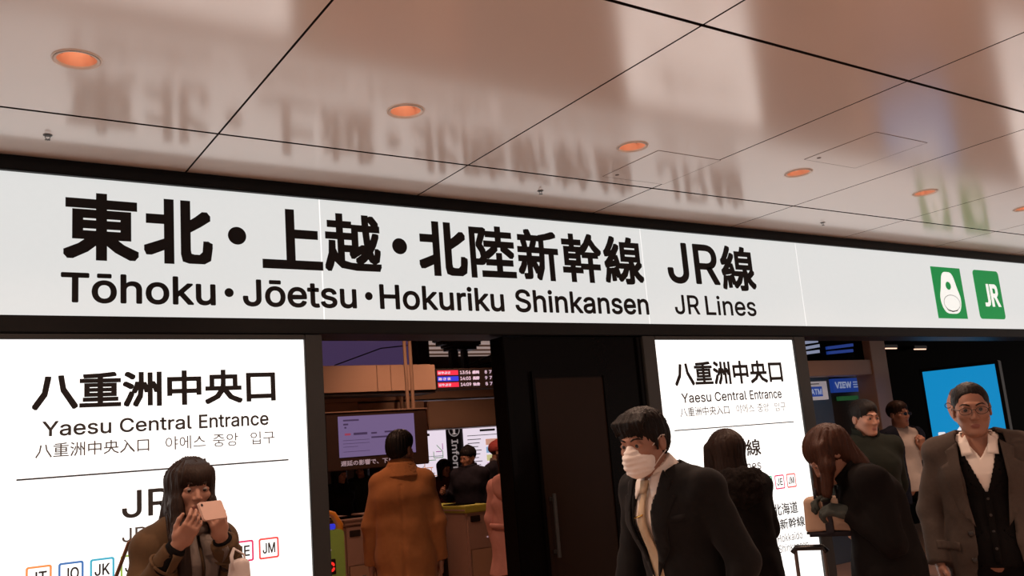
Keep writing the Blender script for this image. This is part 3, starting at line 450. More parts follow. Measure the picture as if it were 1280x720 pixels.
# ------------------------------------------------------------------ the upright light boxes below it
BADGES = [('JT', (.90, .36, .12)), ('JO', (.06, .22, .62)), ('JK', (.06, .52, .78)), ('JY', (.36, .62, .12)), ('JC', (.86, .18, .04)), ('JU', (.85, .30, .06)), ('JJ', (.05, .52, .30)), ('JE', (.72, .05, .19)), ('JM', (.86, .10, .10))]
def light_box(x, label, frame_l=.085, frame_r=.092):
    r = empty('entrance_sign', (x, D, 0)); tag(r, label, 'sign', 'upright entrance light boxes')
    W = 1.348; Z0, Z1 = .35, 2.184
    b = MB(); b.box(-frame_l, 0, -.03, .13, 0, 2.207, .004); b.box(W, W+frame_r, -.03, .13, 0, 2.207, .004)
    b.box(0, W, -.03, .13, Z1, 2.207, .003); b.box(0, W, -.03, .13, 0, Z0, .003); b.box(-.01, W+.01, .02, .12, Z0, Z1)
    b.build('frame', m_frame, r)
    MB().box(0, W, -.012, .018, Z0, Z1).build('diffuser', m_panel, r)
    y = (0, -.0135, 0)
    L = Lettering(); L.put('八重洲中央口', .148, 1.197, 1.882, 2.041, bold=.0045); L.build('entrance_name_lettering', m_ink, r, y)
    L = Lettering(); L.put('Yaesu', .188, .458, 1.772, 1.835, .0016, True, 'Y'); L.build('romanised_lettering', m_inkthin, r, y)
    L = Lettering(); L.put('Central', .492, .800, 1.772, 1.835, .0016, True, 'C'); L.build('romanised_lettering', m_inkthin, r, y)
    L = Lettering(); L.put('Entrance', .832, 1.158, 1.772, 1.835, .0016, True, 'E'); L.build('romanised_lettering', m_inkthin, r, y)
    L = Lettering(); L.put('八重洲中央入口', .163, .614, 1.683, 1.743, bold=.0004); L.build('small_lettering', m_inkgrey, r, y)
    L = Lettering(); L.put('야에스', .683, .860, 1.683, 1.743); L.build('small_lettering', m_inkgrey, r, y)
    L = Lettering(); L.put('중앙', .893, 1.010, 1.683, 1.743); L.build('small_lettering', m_inkgrey, r, y)
    L = Lettering(); L.put('입구', 1.068, 1.185, 1.683, 1.743); L.build('small_lettering', m_inkgrey, r, y)
    L = Lettering().rect(.095, 1.25, 1.597, 1.604); L.build('rule', m_inkthin, r, y)
    L = Lettering(); L.put('JR', .500, .705, 1.402, 1.519, .002, True); L.build('railway_lettering', m_inkthin, r, y)
    L = Lettering(); L.put('線', .733, .873, 1.394, 1.505, bold=.002); L.build('railway_lettering', m_inkthin, r, y)
    L = Lettering(); L.put('JR Lines', .500, .855, 1.303, 1.361, .0005, True, 'R'); L.build('railway_lettering', m_inkgrey, r, y)
    for k, (t, c) in enumerate(BADGES):
        cx = .182+.1198*k
        mb = mat('badge_'+t, c, rough=.5, emit=c, emit_str=.45)
        L = Lettering(); L.ring(rrect(cx-.048, cx+.048, 1.154, 1.249, .010), rrect(cx-.0395, cx+.0395, 1.1625, 1.2405, .004))
        q = L.build('line_badge', mb, r, y)
        L = Lettering(); L.put(t, cx-.03, cx+.03, 1.178, 1.226, .0012, True, 'J'); L.build('badge_letters', m_inkthin, q)
    L = Lettering(); L.put('東北・山形・秋田・北海道', .16, 1.169, .980, 1.060, bold=.001); L.build('bullet_train_lettering', m_inkthin, r, y)
    L = Lettering(); L.put('上越・北陸(長野経由)新幹線', .14, 1.221, .876, .957, bold=.001); L.build('bullet_train_lettering', m_inkthin, r, y)
    L = Lettering(); L.put('Hokkaido', .925, 1.180, .808, .857, 0, True, 'H'); L.build('bullet_train_lettering', m_inkgrey, r, y)
    L = Lettering(); L.put('Shinkansen', .925, 1.228, .74, .79, 0, True, 'S'); L.build('bullet_train_lettering', m_inkgrey, r, y)
    return r
light_box(.284, 'tall white light box sign at far left, behind the woman with the phone', .30)
light_box(3.977, 'tall white light box sign right of the dark door, behind the dark-coated woman', .11, .125)
light_box(9.06, 'tall white light box sign standing beyond the right edge of the picture', .11, .11)
# ------------------------------------------------------------------ the concourse beyond the openings
m_cwall = mat('concourse_wall_panel', (.42, .27, .20), rough=.45, noise_amt=.05, noise_scale=3)
m_lum = mat('ceiling_panel_added_glow', (.6, .5, .46), emit=(1, .74, .66), emit_str=.27)  # emission added so this stretch of ceiling looks lit; it is no lamp
m_cceil = mat('concourse_ceiling', (.55, .45, .41), rough=.6, noise_amt=.04, noise_scale=2)
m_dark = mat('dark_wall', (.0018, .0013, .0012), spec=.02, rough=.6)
m_beige = mat('beige_metal', (.40, .25, .175), rough=.4, noise_amt=.04, noise_scale=4)
m_beige2 = mat('brown_metal', (.38, .24, .165), rough=.4, noise_amt=.05, noise_scale=4)
m_gate = mat('ticket_gate_steel', (.42, .27, .22), rough=.35, metal=.25, noise_amt=.06, noise_scale=6)
m_gatedark = mat('ticket_gate_black', (.02, .012, .01), rough=.4)
m_yellowgreen = mat('yellow_green_plastic', (.36, .34, .05), rough=.45)
m_icgreen = mat('leaf_green_plastic', (.30, .44, .08), rough=.45, emit=(.30, .44, .08), emit_str=.06)
m_orange = mat('orange_plastic', (.75, .28, .03), rough=.4)
m_red_led = mat('red_led', (.3, .01, .01), emit=(1, .03, .02), emit_str=1.0)
m_blue_led = mat('blue_led', (.02, .02, .3), emit=(.05, .06, 1), emit_str=.5)
m_ledred = mat('led_red_block', (.3, .01, .02), emit=(.85, .03, .08), emit_str=.75)
m_ledblue = mat('led_blue_block', (.02, .02, .4), emit=(.03, .05, .85), emit_str=.6)
m_ledwhite = mat('led_white', (.3, .3, .3), emit=(.85, .62, .85), emit_str=.6)
m_screen = mat('violet_screen', (.02, .02, .03), rough=.15, emit=(.30, .20, .42), emit_str=.52)
m_screendim = mat('dim_violet_screen', (.02, .02, .03), rough=.15, emit=(.22, .13, .34), emit_str=.22)
m_scrtext = mat('screen_text', (.02, .02, .03), emit=(.09, .05, .14), emit_str=.5)
m_scrred = mat('screen_red', (.1, .02, .03), emit=(.5, .08, .16), emit_str=.5)
m_tick = mat('ticker_text', (.3, .25, .25), emit=(.5, .36, .42), emit_str=.5)
m_scrfr = mat('screen_frame', (.055, .030, .022), rough=.4)
m_map = mat('lit_map_face', (.5, .5, .5), rough=.3, emit=(.92, .80, .92), emit_str=.85)
m_whiteink = mat('white_vinyl', (.75, .68, .65), rough=.5, emit=(.8, .7, .7), emit_str=.25)
m_blueglow = mat('blue_poster_face', (.02, .1, .2), rough=.3, emit=(.004, .235, .52), emit_str=1.0)
m_bluepil = mat('blue_grey_laminate', (.06, .085, .12), rough=.4)
m_signblue = mat('blue_sign_face', (.02, .05, .3), rough=.4, emit=(.02, .07, .40), emit_str=.42)
m_signwhite = mat('dim_white_sign_face', (.5, .5, .5), rough=.4, emit=(.50, .44, .46), emit_str=.42)
m_signgreen = mat('green_sign_face', (.02, .12, .04), emit=(.03, .16, .05), emit_str=.3)
m_signtext = mat('dim_sign_text', (.3, .35, .5), emit=(.35, .42, .62), emit_str=.5)

o = MB().box(-9, 22, 17, 17.1, 0, 4.4).build('wall_back', m_cwall); tag(o, kind='structure')
o = MB().box(-2, 9.6, 4.6, 17, 3.34, 3.4).build('ceiling_concourse', m_cceil); tag(o, kind='structure')
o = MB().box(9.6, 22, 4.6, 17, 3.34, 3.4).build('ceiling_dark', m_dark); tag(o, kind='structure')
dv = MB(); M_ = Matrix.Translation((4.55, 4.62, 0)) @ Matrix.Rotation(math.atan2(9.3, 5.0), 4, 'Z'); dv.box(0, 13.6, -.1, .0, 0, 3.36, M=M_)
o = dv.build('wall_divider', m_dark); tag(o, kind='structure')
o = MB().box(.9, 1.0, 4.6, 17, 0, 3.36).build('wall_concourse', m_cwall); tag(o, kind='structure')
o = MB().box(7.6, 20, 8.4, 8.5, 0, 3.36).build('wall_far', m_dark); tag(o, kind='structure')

# lamps in the concourse ceiling
m_strip = mat('ceiling_strip_lamp', (.8, .6, .5), emit=(1.0, .62, .45), emit_str=1.4)
pl = bpy.data.lights.new('concourse_lamp', 'SPOT'); pl.energy = INNER_W; pl.color = (1.0, .56, .37); pl.spot_size = math.radians(140); pl.spot_blend = .8; pl.shadow_soft_size = .12
def inner_lamp(x, y, z, label, on=True):
    r = empty('concourse_downlight', (x, y, z)); tag(r, label, 'ceiling light')
    MB().lathe([(0, .0), (.075, .0), (.085, -.012), (.095, -.008), (.1, .0)], 32).build('trim_ring', m_trim, r, True)
    MB().lathe([(0, -.014), (.07, -.014), (.07, -.002)], 32).build('diffuser', m_strip, r)
    if on: lo = bpy.data.objects.new('beam', pl); lo.location = (0, 0, -.05); link(lo, r)
G_IN = 'concourse ceiling lights behind the header beam'
for i, (x, y, z) in enumerate(((2.2, 5.6, 3.34), (3.9, 7.3, 3.34), (4.5, 8.75, 3.34), (5.6, 9.0, 3.34), (6.6, 12.0, 3.34), (8.3, 4.95, 3.34), (11.2, 6.6, 3.34))):  # the third lamp is added to brighten the header beam
    inner_lamp(x, y, z, ['ceiling light just inside the left opening', 'ceiling light above the ticket gates', 'added unseen ceiling light, put in to brighten the header beam', 'ceiling light just before the departure board', 'ceiling light before the lit maps', 'ceiling light over the man with raised fist', 'small ceiling light in the dark area above the blue poster'][i], i < 6)

# header beam, departure board, lintel
t = empty('header_beam', (4.5, 9.5, 2.0)); tag(t, 'beige panelled header beam hanging across the concourse left of the departure board', 'beam')
b = MB(); b.box(-1.9, -.02, 0, .5, .355, .655, .004); b.box(-.015, .155, 0, .5, .355, .655, .004); b.box(.16, .745, 0, .5, .355, .655, .004); b.build('fascia', m_beige, t)
MB().box(-1.9, .745, .02, .4, .32, .352).build('shadow_gap', m_gatedark, t)
MB().box(-1.9, .74, .1, .6, .655, .672).build('top_rail', m_beige2, t)
t = empty('lintel', (5.3, 10.5, 2.2)); tag(t, 'brown panelled lintel band under the header beam', 'beam')
b = MB(); b.box(-2.6, 2.2, 0, .4, .12, .235, .004); b.box(-2.6, -.62, .02, .4, -.22, .115, .004); b.box(-.61, .32, .03, .4, -.22, .1, .004); b.box(.34, 1.7, -.03, .4, -.28, .09, .01); b.build('fascia', m_beige2, t)
MB().tube([(-.06, -.08, -.25), (-.06, -.08, .3), (-.12, -.08, .43)], .022).tube([(.03, -.08, -.25), (.03, -.08, .3), (-.02, -.08, .43)], .022).build('cable_conduit', m_beige, t)
brd = empty('departure_board', (5.262, 9.5, 2.36)); tag(brd, 'black led departure board with red and blue rows of train times', 'display board')
MB().box(-.01, 1.6, 0, .2, -.01, .245, .004).build('housing', m_gatedark, brd)
for k, (c, nm, tm, ds, n1) in enumerate(((m_ledred, 'はやぶさ', '14:09', '仙台', '8 74'), (m_ledblue, 'あさま', '14:03', '長野', '9 74'), (m_ledred, 'はやぶさ', '13:56', '盛岡', '8 74'))):
    z = .018+.073*k
    Lettering().rect(.01, .30, z, z+.058).build('train_block', c, brd, (0, -.003, 0))
    Lettering().put(nm, .02, .19, z+.012, z+.046, bold=.002).build('train_name', m_ledwhite, brd, (0, -.0045, 0))
    Lettering().put(tm, .325, .475, z+.008, z+.05, .002, True, '1').build('time', m_ledwhite, brd, (0, -.003, 0))
    Lettering().put(ds, .50, .60, z+.008, z+.05, bold=.003).build('destination', m_ledwhite, brd, (0, -.003, 0))
    Lettering().put(n1[0], .68, .715, z+.008, z+.05, .002, True).build('track_number', m_ledwhite, brd, (0, -.003, 0)); Lettering().put(n1[2:], .745, .83, z+.008, z+.05, .002, True).build('car_number', m_ledwhite, brd, (0, -.003, 0))
# dim violet screens and hanging gear seen under the ceiling
t = empty('row_of_hanging_screens', (4.4, 10.5, 2.75)); t.name = 'hanging_display'; tag(t, 'dim violet display panel hanging high behind the header beam', 'display')
MB().box(-.6, 1.14, .0, .1, -.02, .40, .004).build('housing', m_gatedark, t)
MB().box(-.4, 1.05, -.006, .0, .01, .345).build('screen', m_screendim, t)
MB().tube([(-.02, -.02, .03), (.62, -.02, .24), (1.05, -.02, .28)], .008).build('cable', m_gatedark, t)
MB().box(1.16, 1.32, -.02, .1, -.1, .56, .004).build('bracket', m_gatedark, t)
t = empty('hanging_equipment', (6.14, 10.4, 2.75)); tag(t, 'dark boxy equipment hanging from the concourse ceiling above the departure board', 'equipment')
b = MB(); b.box(-.33, .36, -.1, .2, .27, .60, .05); b.box(-.2, .26, -.12, .2, .2, .35, .04); b.build('casing', m_gatedark, t)
b = MB(); b.box(-.13, -.02, 0, .1, -.14, .2, .01); b.box(.06, .13, 0, .1, -.14, .2, .01); b.build('hanger', m_gatedark, t)
b = MB(); b.tube([(.05, -.05, -.02), (.35, -.05, .08), (.75, -.05, .22)], .012); b.tube([(.05, -.05, -.06), (.45, -.05, .0), (.75, -.05, .1)], .008); b.build('cable', m_gatedark, t)
t = empty('ceiling_louvre', (6.0, 11.6, 3.1)); tag(t, 'pale strip of ceiling panels given a glow of their own behind the hanging equipment', 'ceiling panel')
MB().box(-.6, 2.4, 0, 1.6, .12, .2).build('panel', m_lum, t)
for k in range(3): MB().box(-.6, 2.4, .2+.5*k, .24+.5*k, .095, .12).build('slat', m_beige2, t)

# hanging monitor
mon = empty('monitor', (3.76, 8.0, 1.78)); tag(mon, 'hanging monitor with a violet notice screen above the man in the brown coat', 'monitor')
MB().box(-.535, .53, 0, .11, -.275, .262, .008).build('casing', m_scrfr, mon)
MB().box(-.41, .385, -.004, .004, -.155, .225).build('screen', m_screen, mon)
MB().box(-.54, .535, -.01, .02, .262, .272).build('top_trim', m_beige, mon)
MB().tube([(.42, .06, .26), (.42, .06, 1.56)], .018).build('hanger', m_beige2, mon); MB().tube([(.36, .06, .26), (.36, .06, 1.56)], .018).build('hanger', m_beige2, mon)
L = Lettering()
for x0, x1, z in ((-.36, -.2, .185), (-.36, -.31, .148), (-.35, -.33, .118), (.06, .30, .06), (-.08, -.02, .055), (-.08, .14, .015)): L.rect(x0, x1, z-.007, z+.009)
for x0, x1, z in ((-.37, -.10, .0), (-.37, -.10, -.03), (-.37, -.22, -.06), (-.37, -.10, -.105)): L.rect(x0, x1, z-.002, z+.002)
L.rect(-.26, -.12, .046, .068); L.build('notice_lines', m_scrtext, mon, (0, -.005, 0))
Lettering().rect(-.35, -.29, .046, .066).build('notice_mark', m_scrred, mon, (0, -.005, 0))
Lettering().put('遅延の影響で、下り電車', -.40, .26, -.235, -.185, bold=.001).build('ticker', m_tick, mon, (0, -.003, 0))

# wall of lit maps with the vertical word on it
iw = empty('information_wall', (7.5, 13.0, 0)); tag(iw, 'black information wall with lit route maps behind the ticket gates', 'information wall')
b = MB(); b.box(-1.4, 2.2, .03, .5, 0, 2.14, .01); b.box(-1.45, 2.25, .0, .55, 2.14, 2.2, .01); b.build('carcass', m_gatedark, iw)
mp = MB().box(-.98, -.2, .0, .03, .55, 2.02).build('route_map', m_map, iw)
rnd = random.Random(3)
for c, n, nm in (((.35, .05, .3), 4, 'violet'), ((.6, .25, .1), 4, 'orange'), ((.15, .3, .15), 3, 'green'), ((.3, .3, .35), 5, 'grey')):
    L = Lettering(); mm = mat('map_'+nm, c, emit=c, emit_str=.7)
    for k in range(n):
        x, z = rnd.uniform(-.9, -.3), rnd.uniform(.9, 1.8)
        for q in range(5):
            a = rnd.choice((0, .785, 1.57, 2.356)); l = rnd.uniform(.06, .2); x2, z2 = x+l*math.cos(a), z+l*math.sin(a)*rnd.choice((1, -1))
            if -.95 < x2 < -.23 and .6 < z2 < 1.85:
                nx, nz = -math.sin(a)*.006, math.cos(a)*.006
                L.poly([(x-nx, z-nz), (x2-nx, z2-nz), (x2+nx, z2+nz), (x+nx, z+nz)]); x, z = x2, z2
    if L.n: L.build('route_lines', mm, mp, (0, -.002, 0))
Lettering().rect(-.72, -.5, 1.91, 1.95).build('heading', m_inkthin, mp, (0, -.002, 0))
mp = MB().box(.14, 1.5, .0, .03, .55, 2.06).build('fare_map', m_map, iw)
Lettering().rect(.45, .75, 1.93, 1.965).build('heading', m_inkgrey, mp, (0, -.002, 0)); Lettering().rect(.2, 1.45, 1.865, 1.875).build('heading', m_inkthin, mp, (0, -.002, 0))
for k, c in enumerate(((.75, .38, .28), (.30, .50, .75), (.75, .70, .35), (.55, .3, .5))):
    Lettering().rect(.55, 1.4, 1.70-.13*k, 1.80-.13*k).build('fare_row', mat('fare_%d' % k, c, emit=c, emit_str=.7), mp, (0, -.002, 0))
L = Lettering()
for k in range(9): L.rect(.2, .46-.03*(k % 3), 1.80-.06*k, 1.812-.06*k)
L.build('small_print', m_inkgrey, mp, (0, -.002, 0))
q = empty('tmp'); COL.objects.unlink(q); bpy.data.objects.remove(q)
L = Lettering(); n = 36
L.ring([(.105*math.cos(2*math.pi*k/n), .105*math.sin(2*math.pi*k/n)) for k in range(n)], [(.09*math.cos(2*math.pi*k/n), .09*math.sin(2*math.pi*k/n)) for k in range(n)])
L.disc(0, .05, .022); L.rect(-.02, .02, -.065, .018); L.rect(-.04, .02, .005, .018); L.rect(-.045, .045, -.07, -.055)
L.build('information_icon', m_whiteink, iw, (-.03, .018, 1.98))
L = Lettering().put('Information', 0, 1.0, -.062, .062, .004, True, 'I')
o = L.build('word', m_whiteink, iw, (-.03, .018, 1.83)); o.rotation_euler = (0, math.pi/2, 0)

# ticket gates
def gate(x, y, w_, h, label, yg=False, group='ticket gates in a row', dp=1.2):
    r = empty('ticket_gate', (x, y, 0)); tag(r, label, 'ticket gate', group)
    b = MB(); b.box(-w_/2, w_/2, 0, dp, .05, h-.05, .02); b.box(-w_/2-.01, w_/2+.01, -.01, dp+.01, h-.06, h-.02, .012); b.build('body', m_gate, r)
    MB().box(-w_/2+.01, w_/2-.01, .01, dp-.01, 0, .06).build('plinth', m_gatedark, r)
    MB().box(-w_/2-.008, w_/2+.008, -.012, dp, h-(.07 if yg else .02), h, .008).build('top_plate', m_yellowgreen if yg else m_gate, r)
    MB().box(-w_/2+.05, -w_/2+.16, -.008, .01, h-.16, h-.1, .004).build('ticket_slot', m_gatedark, r)
    MB().box(-w_/2+.03, w_/2-.03, -.006, .01, .2, h-.42, .006).build('service_panel', m_beige2, r)
    MB().box(-w_/2+.02, w_/2-.06, .2, .5, h-.001, h+.012, .004).build('card_reader', m_blackgloss, r)
    MB().lathe([(0, 0), (.008, 0), (.008, .004), (0, .005)], 12, Matrix.Translation((w_/2-.07, -.006, h-.32)) @ Matrix.Rotation(math.pi/2, 4, 'X')).build('indicator_lamp', m_tick, r)
    MB().box(-w_/2-.012, -w_/2-.002, dp*.35, dp*.65, .35, .75, .004).build('flap', m_gatedark, r)
gate(3.62, 8.2, .34, 1.045, 'ticket gate left of the man in the brown coat')
gate(4.28, 8.25, .44, 1.03, 'ticket gate with dark side, partly hidden by the brown coat')
gate(4.78, 7.95, .30, 1.06, 'ticket gate with a yellow-green top, right of the brown coat', True)
gate(5.35, 8.4, .34, 1.02, 'ticket gate behind the pink shopping bag', dp=.5)
gate(2.95, 8.2, .34, 1.045, 'ticket gate at the left edge of the left opening')
# reader post
p = empty('card_reader_post', (2.625, 6.5, 0)); tag(p, 'green card reader post with red lit letters at the left edge of the opening', 'reader post')
MB().prism(rrect(-.13, .105, 0, 1.09, .03), 0, .3).build('body', m_icgreen, p)
MB().tube([(-.14, .06, 1.22), (-.03, .06, 1.235), (.05, .06, 1.2), (.095, .06, 1.12), (.10, .06, 1.0)], [.012, .016, .024, .03, .028], 10).build('guide_rail', m_orange, p, True)
MB().box(-.12, .04, -.006, .02, 1.095, 1.135, .006).build('sensor_window', m_blue_led, p)
Lettering().put('IC', -.105, -.01, .995, 1.05, .004, True).build('letters', m_whiteink, p, (0, -.002, 0))
Lettering().rect(-.07, .0, .945, .955).build('small_print', m_whiteink, p, (0, -.002, 0))
d_ = MB().box(-.085, .03, -.006, .01, .775, .885, .004).build('display', m_gatedark, p)
Lettering().put('IC', -.06, .02, .795, .865, .006, True).build('lit_letters', m_red_led, d_, (0, -.0075, 0))

# ------------------------------------------------------------------ right opening: portal, cash machine corner, poster
PY = 6.6
a0, a1 = at(1093, 470, PY), at(1106, 470, PY)
t = empty('portal_frame', (a0.x, PY, 0)); tag(t, 'brown portal frame of the cash machine corner beyond the right opening', 'portal')
bz = at(1050, 450, PY).z; bz2 = at(1050, 469, PY).z; xl = at(1006, 460, PY).x-a0.x
MB().box(0, .30, 0, .25, 0, 3.3, .005).build('post', m_beige2, t); MB().box(xl, .0, .02, .22, bz2, bz, .004).build('beam', m_beige2, t); MB().box(xl-.1, xl+.03, 0, .25, 0, 3.3, .005).build('post', m_beige2, t)
MB().box(xl+.03, 0, .1, .13, bz, 3.3).build('transom_glass', m_blackgloss, t)
q = at(1010, 500, 6.9); q2 = at(1040, 500, 6.9)
t = empty('cash_machine_cabinet', (q.x, 6.9, 0)); tag(t, 'blue-grey cabinet column beside the cash machine corner', 'cabinet')
MB().box(0, q2.x-q.x, 0, .4, 0, 2.3, .006).build('column', m_bluepil, t)
MB().box(q2.x-q.x, q2.x-q.x+1.0, .1, .6, 0, 2.3, .006).build('booth', m_gatedark, t)
for nm, x0, y0, x1, y1, Y, lb, mt in (('cash_machine_sign', 1008, 477, 1033, 500, 6.85, 'small white sign with blue letters at the cash machine corner', m_signwhite), ('booth_sign', 1040, 473, 1076, 490, 6.95, 'small blue lit sign inside the portal frame', m_signblue)):
    A, B = at(x0, (y0+y1)/2, Y), at(x1, (y0+y1)/2, Y); zt, zb = at((x0+x1)/2, y0, Y).z, at((x0+x1)/2, y1, Y).z
    r = empty(nm, (A.x, Y, zb)); tag(r, lb, 'sign'); W_, H_ = B.x-A.x, zt-zb
    MB().box(0, W_, -.02, .04, 0, H_, .004).build('face', mt, r)
    if nm == 'cash_machine_sign':
        f_ = Lettering().rect(.02, W_*.72, H_*.18, H_*.72).build('blue_block', m_signblue, r, (0, -.021, 0))
        Lettering().put('ATM', .05, W_*.68, H_*.28, H_*.6, .004, True).build('letters', m_signtext, f_, (0, -.0015, 0))
        Lettering().rect(.03, W_*.6, H_*.84, H_*.89).build('small_print', m_inkgrey, r, (0, -.021, 0))
    else:
        Lettering().put('VIEW', .03, W_*.62, H_*.28, H_*.76, .006, True).build('letters', m_signtext, r, (0, -.021, 0))
        for k in range(3): Lettering().rect(W_*.68, W_*.92, H_*(.3+.18*k), H_*(.38+.18*k)).build('small_print', m_signtext, r, (0, -.021, 0))
        MB().box(W_*.15, W_*.8, -.02, .03, -.10, -.05, .004).build('green_strip', m_signgreen, r)
# glowing strips that imitate signs reflected in the transom glass
for k, (x0, y0, x1, y1, mt, lb) in enumerate(((1001, 431, 1022, 428, m_signtext, 'pale slanted strip imitating a sign reflection in the transom, topmost'), (1002, 438, 1024, 434, m_signtext, 'pale slanted strip imitating a sign reflection in the transom, middle one'), (1002, 444, 1024, 441, m_signtext, 'pale slanted strip imitating a sign reflection in the transom, lowest'), (1034, 437, 1066, 433, m_signblue, 'blue slanted strip imitating a sign reflection in the transom, upper'), (1035, 443, 1066, 440, m_signblue, 'blue slanted strip imitating a sign reflection in the transom, lower'))):
    A, B = at(x0, y0, 6.66), at(x1, y1, 6.66)
    o = MB().prism([(0, 0), (B.x-A.x, B.z-A.z), (B.x-A.x, B.z-A.z+.035), (0, .035)], -.01, .02).build('sign_reflection', mt); o.location = A; tag(o, lb, 'sign', 'imitated sign reflections above the portal')
# backlit poster on its stand
PS = 1.13
P0 = Vector((8.993*PS, 5.6*PS, 0)); PW = .70*PS; PT = CAM_Z+(2.036-CAM_Z)*PS
pa = math.radians(-72.613)
ps = empty('backlit_poster', P0, pa); tag(ps, 'glowing blue poster stand behind the man in the grey overcoat', 'poster')
MB().box(-.04, PW+.04, .0, .16, 0, PT+.04, .006).build('stand', m_black, ps)
MB().box(0, PW, -.006, .0, .45, PT).build('poster_face', m_blueglow, ps)
m_pskin = mat('printed_skin', (.5, .3, .22), emit=(.36, .16, .11), emit_str=.75)
m_phair = mat('printed_hair', (.1, .08, .07), emit=(.13, .07, .055), emit_str=.75)
m_pwhite = mat('printed_white', (.7, .7, .7), emit=(.75, .78, .82), emit_str=.9)
m_pdark = mat('printed_dark', (.02, .02, .03), emit=(.03, .03, .05), emit_str=.6)
zc = CAM_Z+(1.655-CAM_Z)*PS; k = PS
def pp(pts): return [(x*k, zc+z*k) for x, z in pts]
Lettering().poly(pp([(.20, .07), (.185, .02), (.19, -.04), (.205, -.10), (.235, -.155), (.29, -.20), (.36, -.20), (.42, -.15), (.455, -.06), (.455, .05), (.43, .12), (.36, .15), (.27, .14), (.225, .12)])).build('printed_face', m_pskin, ps, (0, -.0075, 0))
Lettering().poly(pp([(.265, .02), (.275, .09), (.24, .10), (.225, .125), (.25, .165), (.31, .19), (.39, .18), (.45, .13), (.475, .03), (.46, -.06), (.44, .02), (.40, .07), (.33, .08), (.29, .06)])).build('printed_hair', m_phair, ps, (0, -.008, 0))
L = Lettering(); n = 20
for cx_ in (.20, .30): L.ring([(k*(cx_+.035*math.cos(2*math.pi*i/n)), zc+k*(.005+.03*math.sin(2*math.pi*i/n))) for i in range(n)], [(k*(cx_+.028*math.cos(2*math.pi*i/n)), zc+k*(.005+.023*math.sin(2*math.pi*i/n))) for i in range(n)])
L.build('printed_glasses', m_pdark, ps, (0, -.0085, 0))
Lettering().poly(pp([(.12, -.52), (.16, -.34), (.25, -.25), (.30, -.19), (.36, -.21), (.44, -.24), (.56, -.34), (.60, -.52)])).build('printed_shirt', m_pwhite, ps, (0, -.007, 0))
Lettering().put('Fuji', .06*k, .62*k, zc-.42*k, zc-.262*k, .006, True, 'F').build('letters', m_pwhite, ps, (0, -.009, 0)) if False else Lettering().put('F', .06*k, .13*k, zc-.36*k, zc-.262*k, .010, True).build('letters', m_pwhite, ps, (0, -.009, 0))

for (px, py), lb in (((1113, 435), 'left one of two small bright strip lamps in the dark right opening'), ((1150, 436), 'right one of two small bright strip lamps in the dark right opening')):
    q = at(px, py, 8.2); r = empty('strip_lamp', q); tag(r, lb, 'lamp', 'strip lamps in the dark corner')
    MB().box(-.17, .17, -.02, .2, .0, .05, .006).build('housing', m_gatedark, r); MB().box(-.15, .15, -.015, .015, -.014, .0, .003).build('tube', m_strip, r)
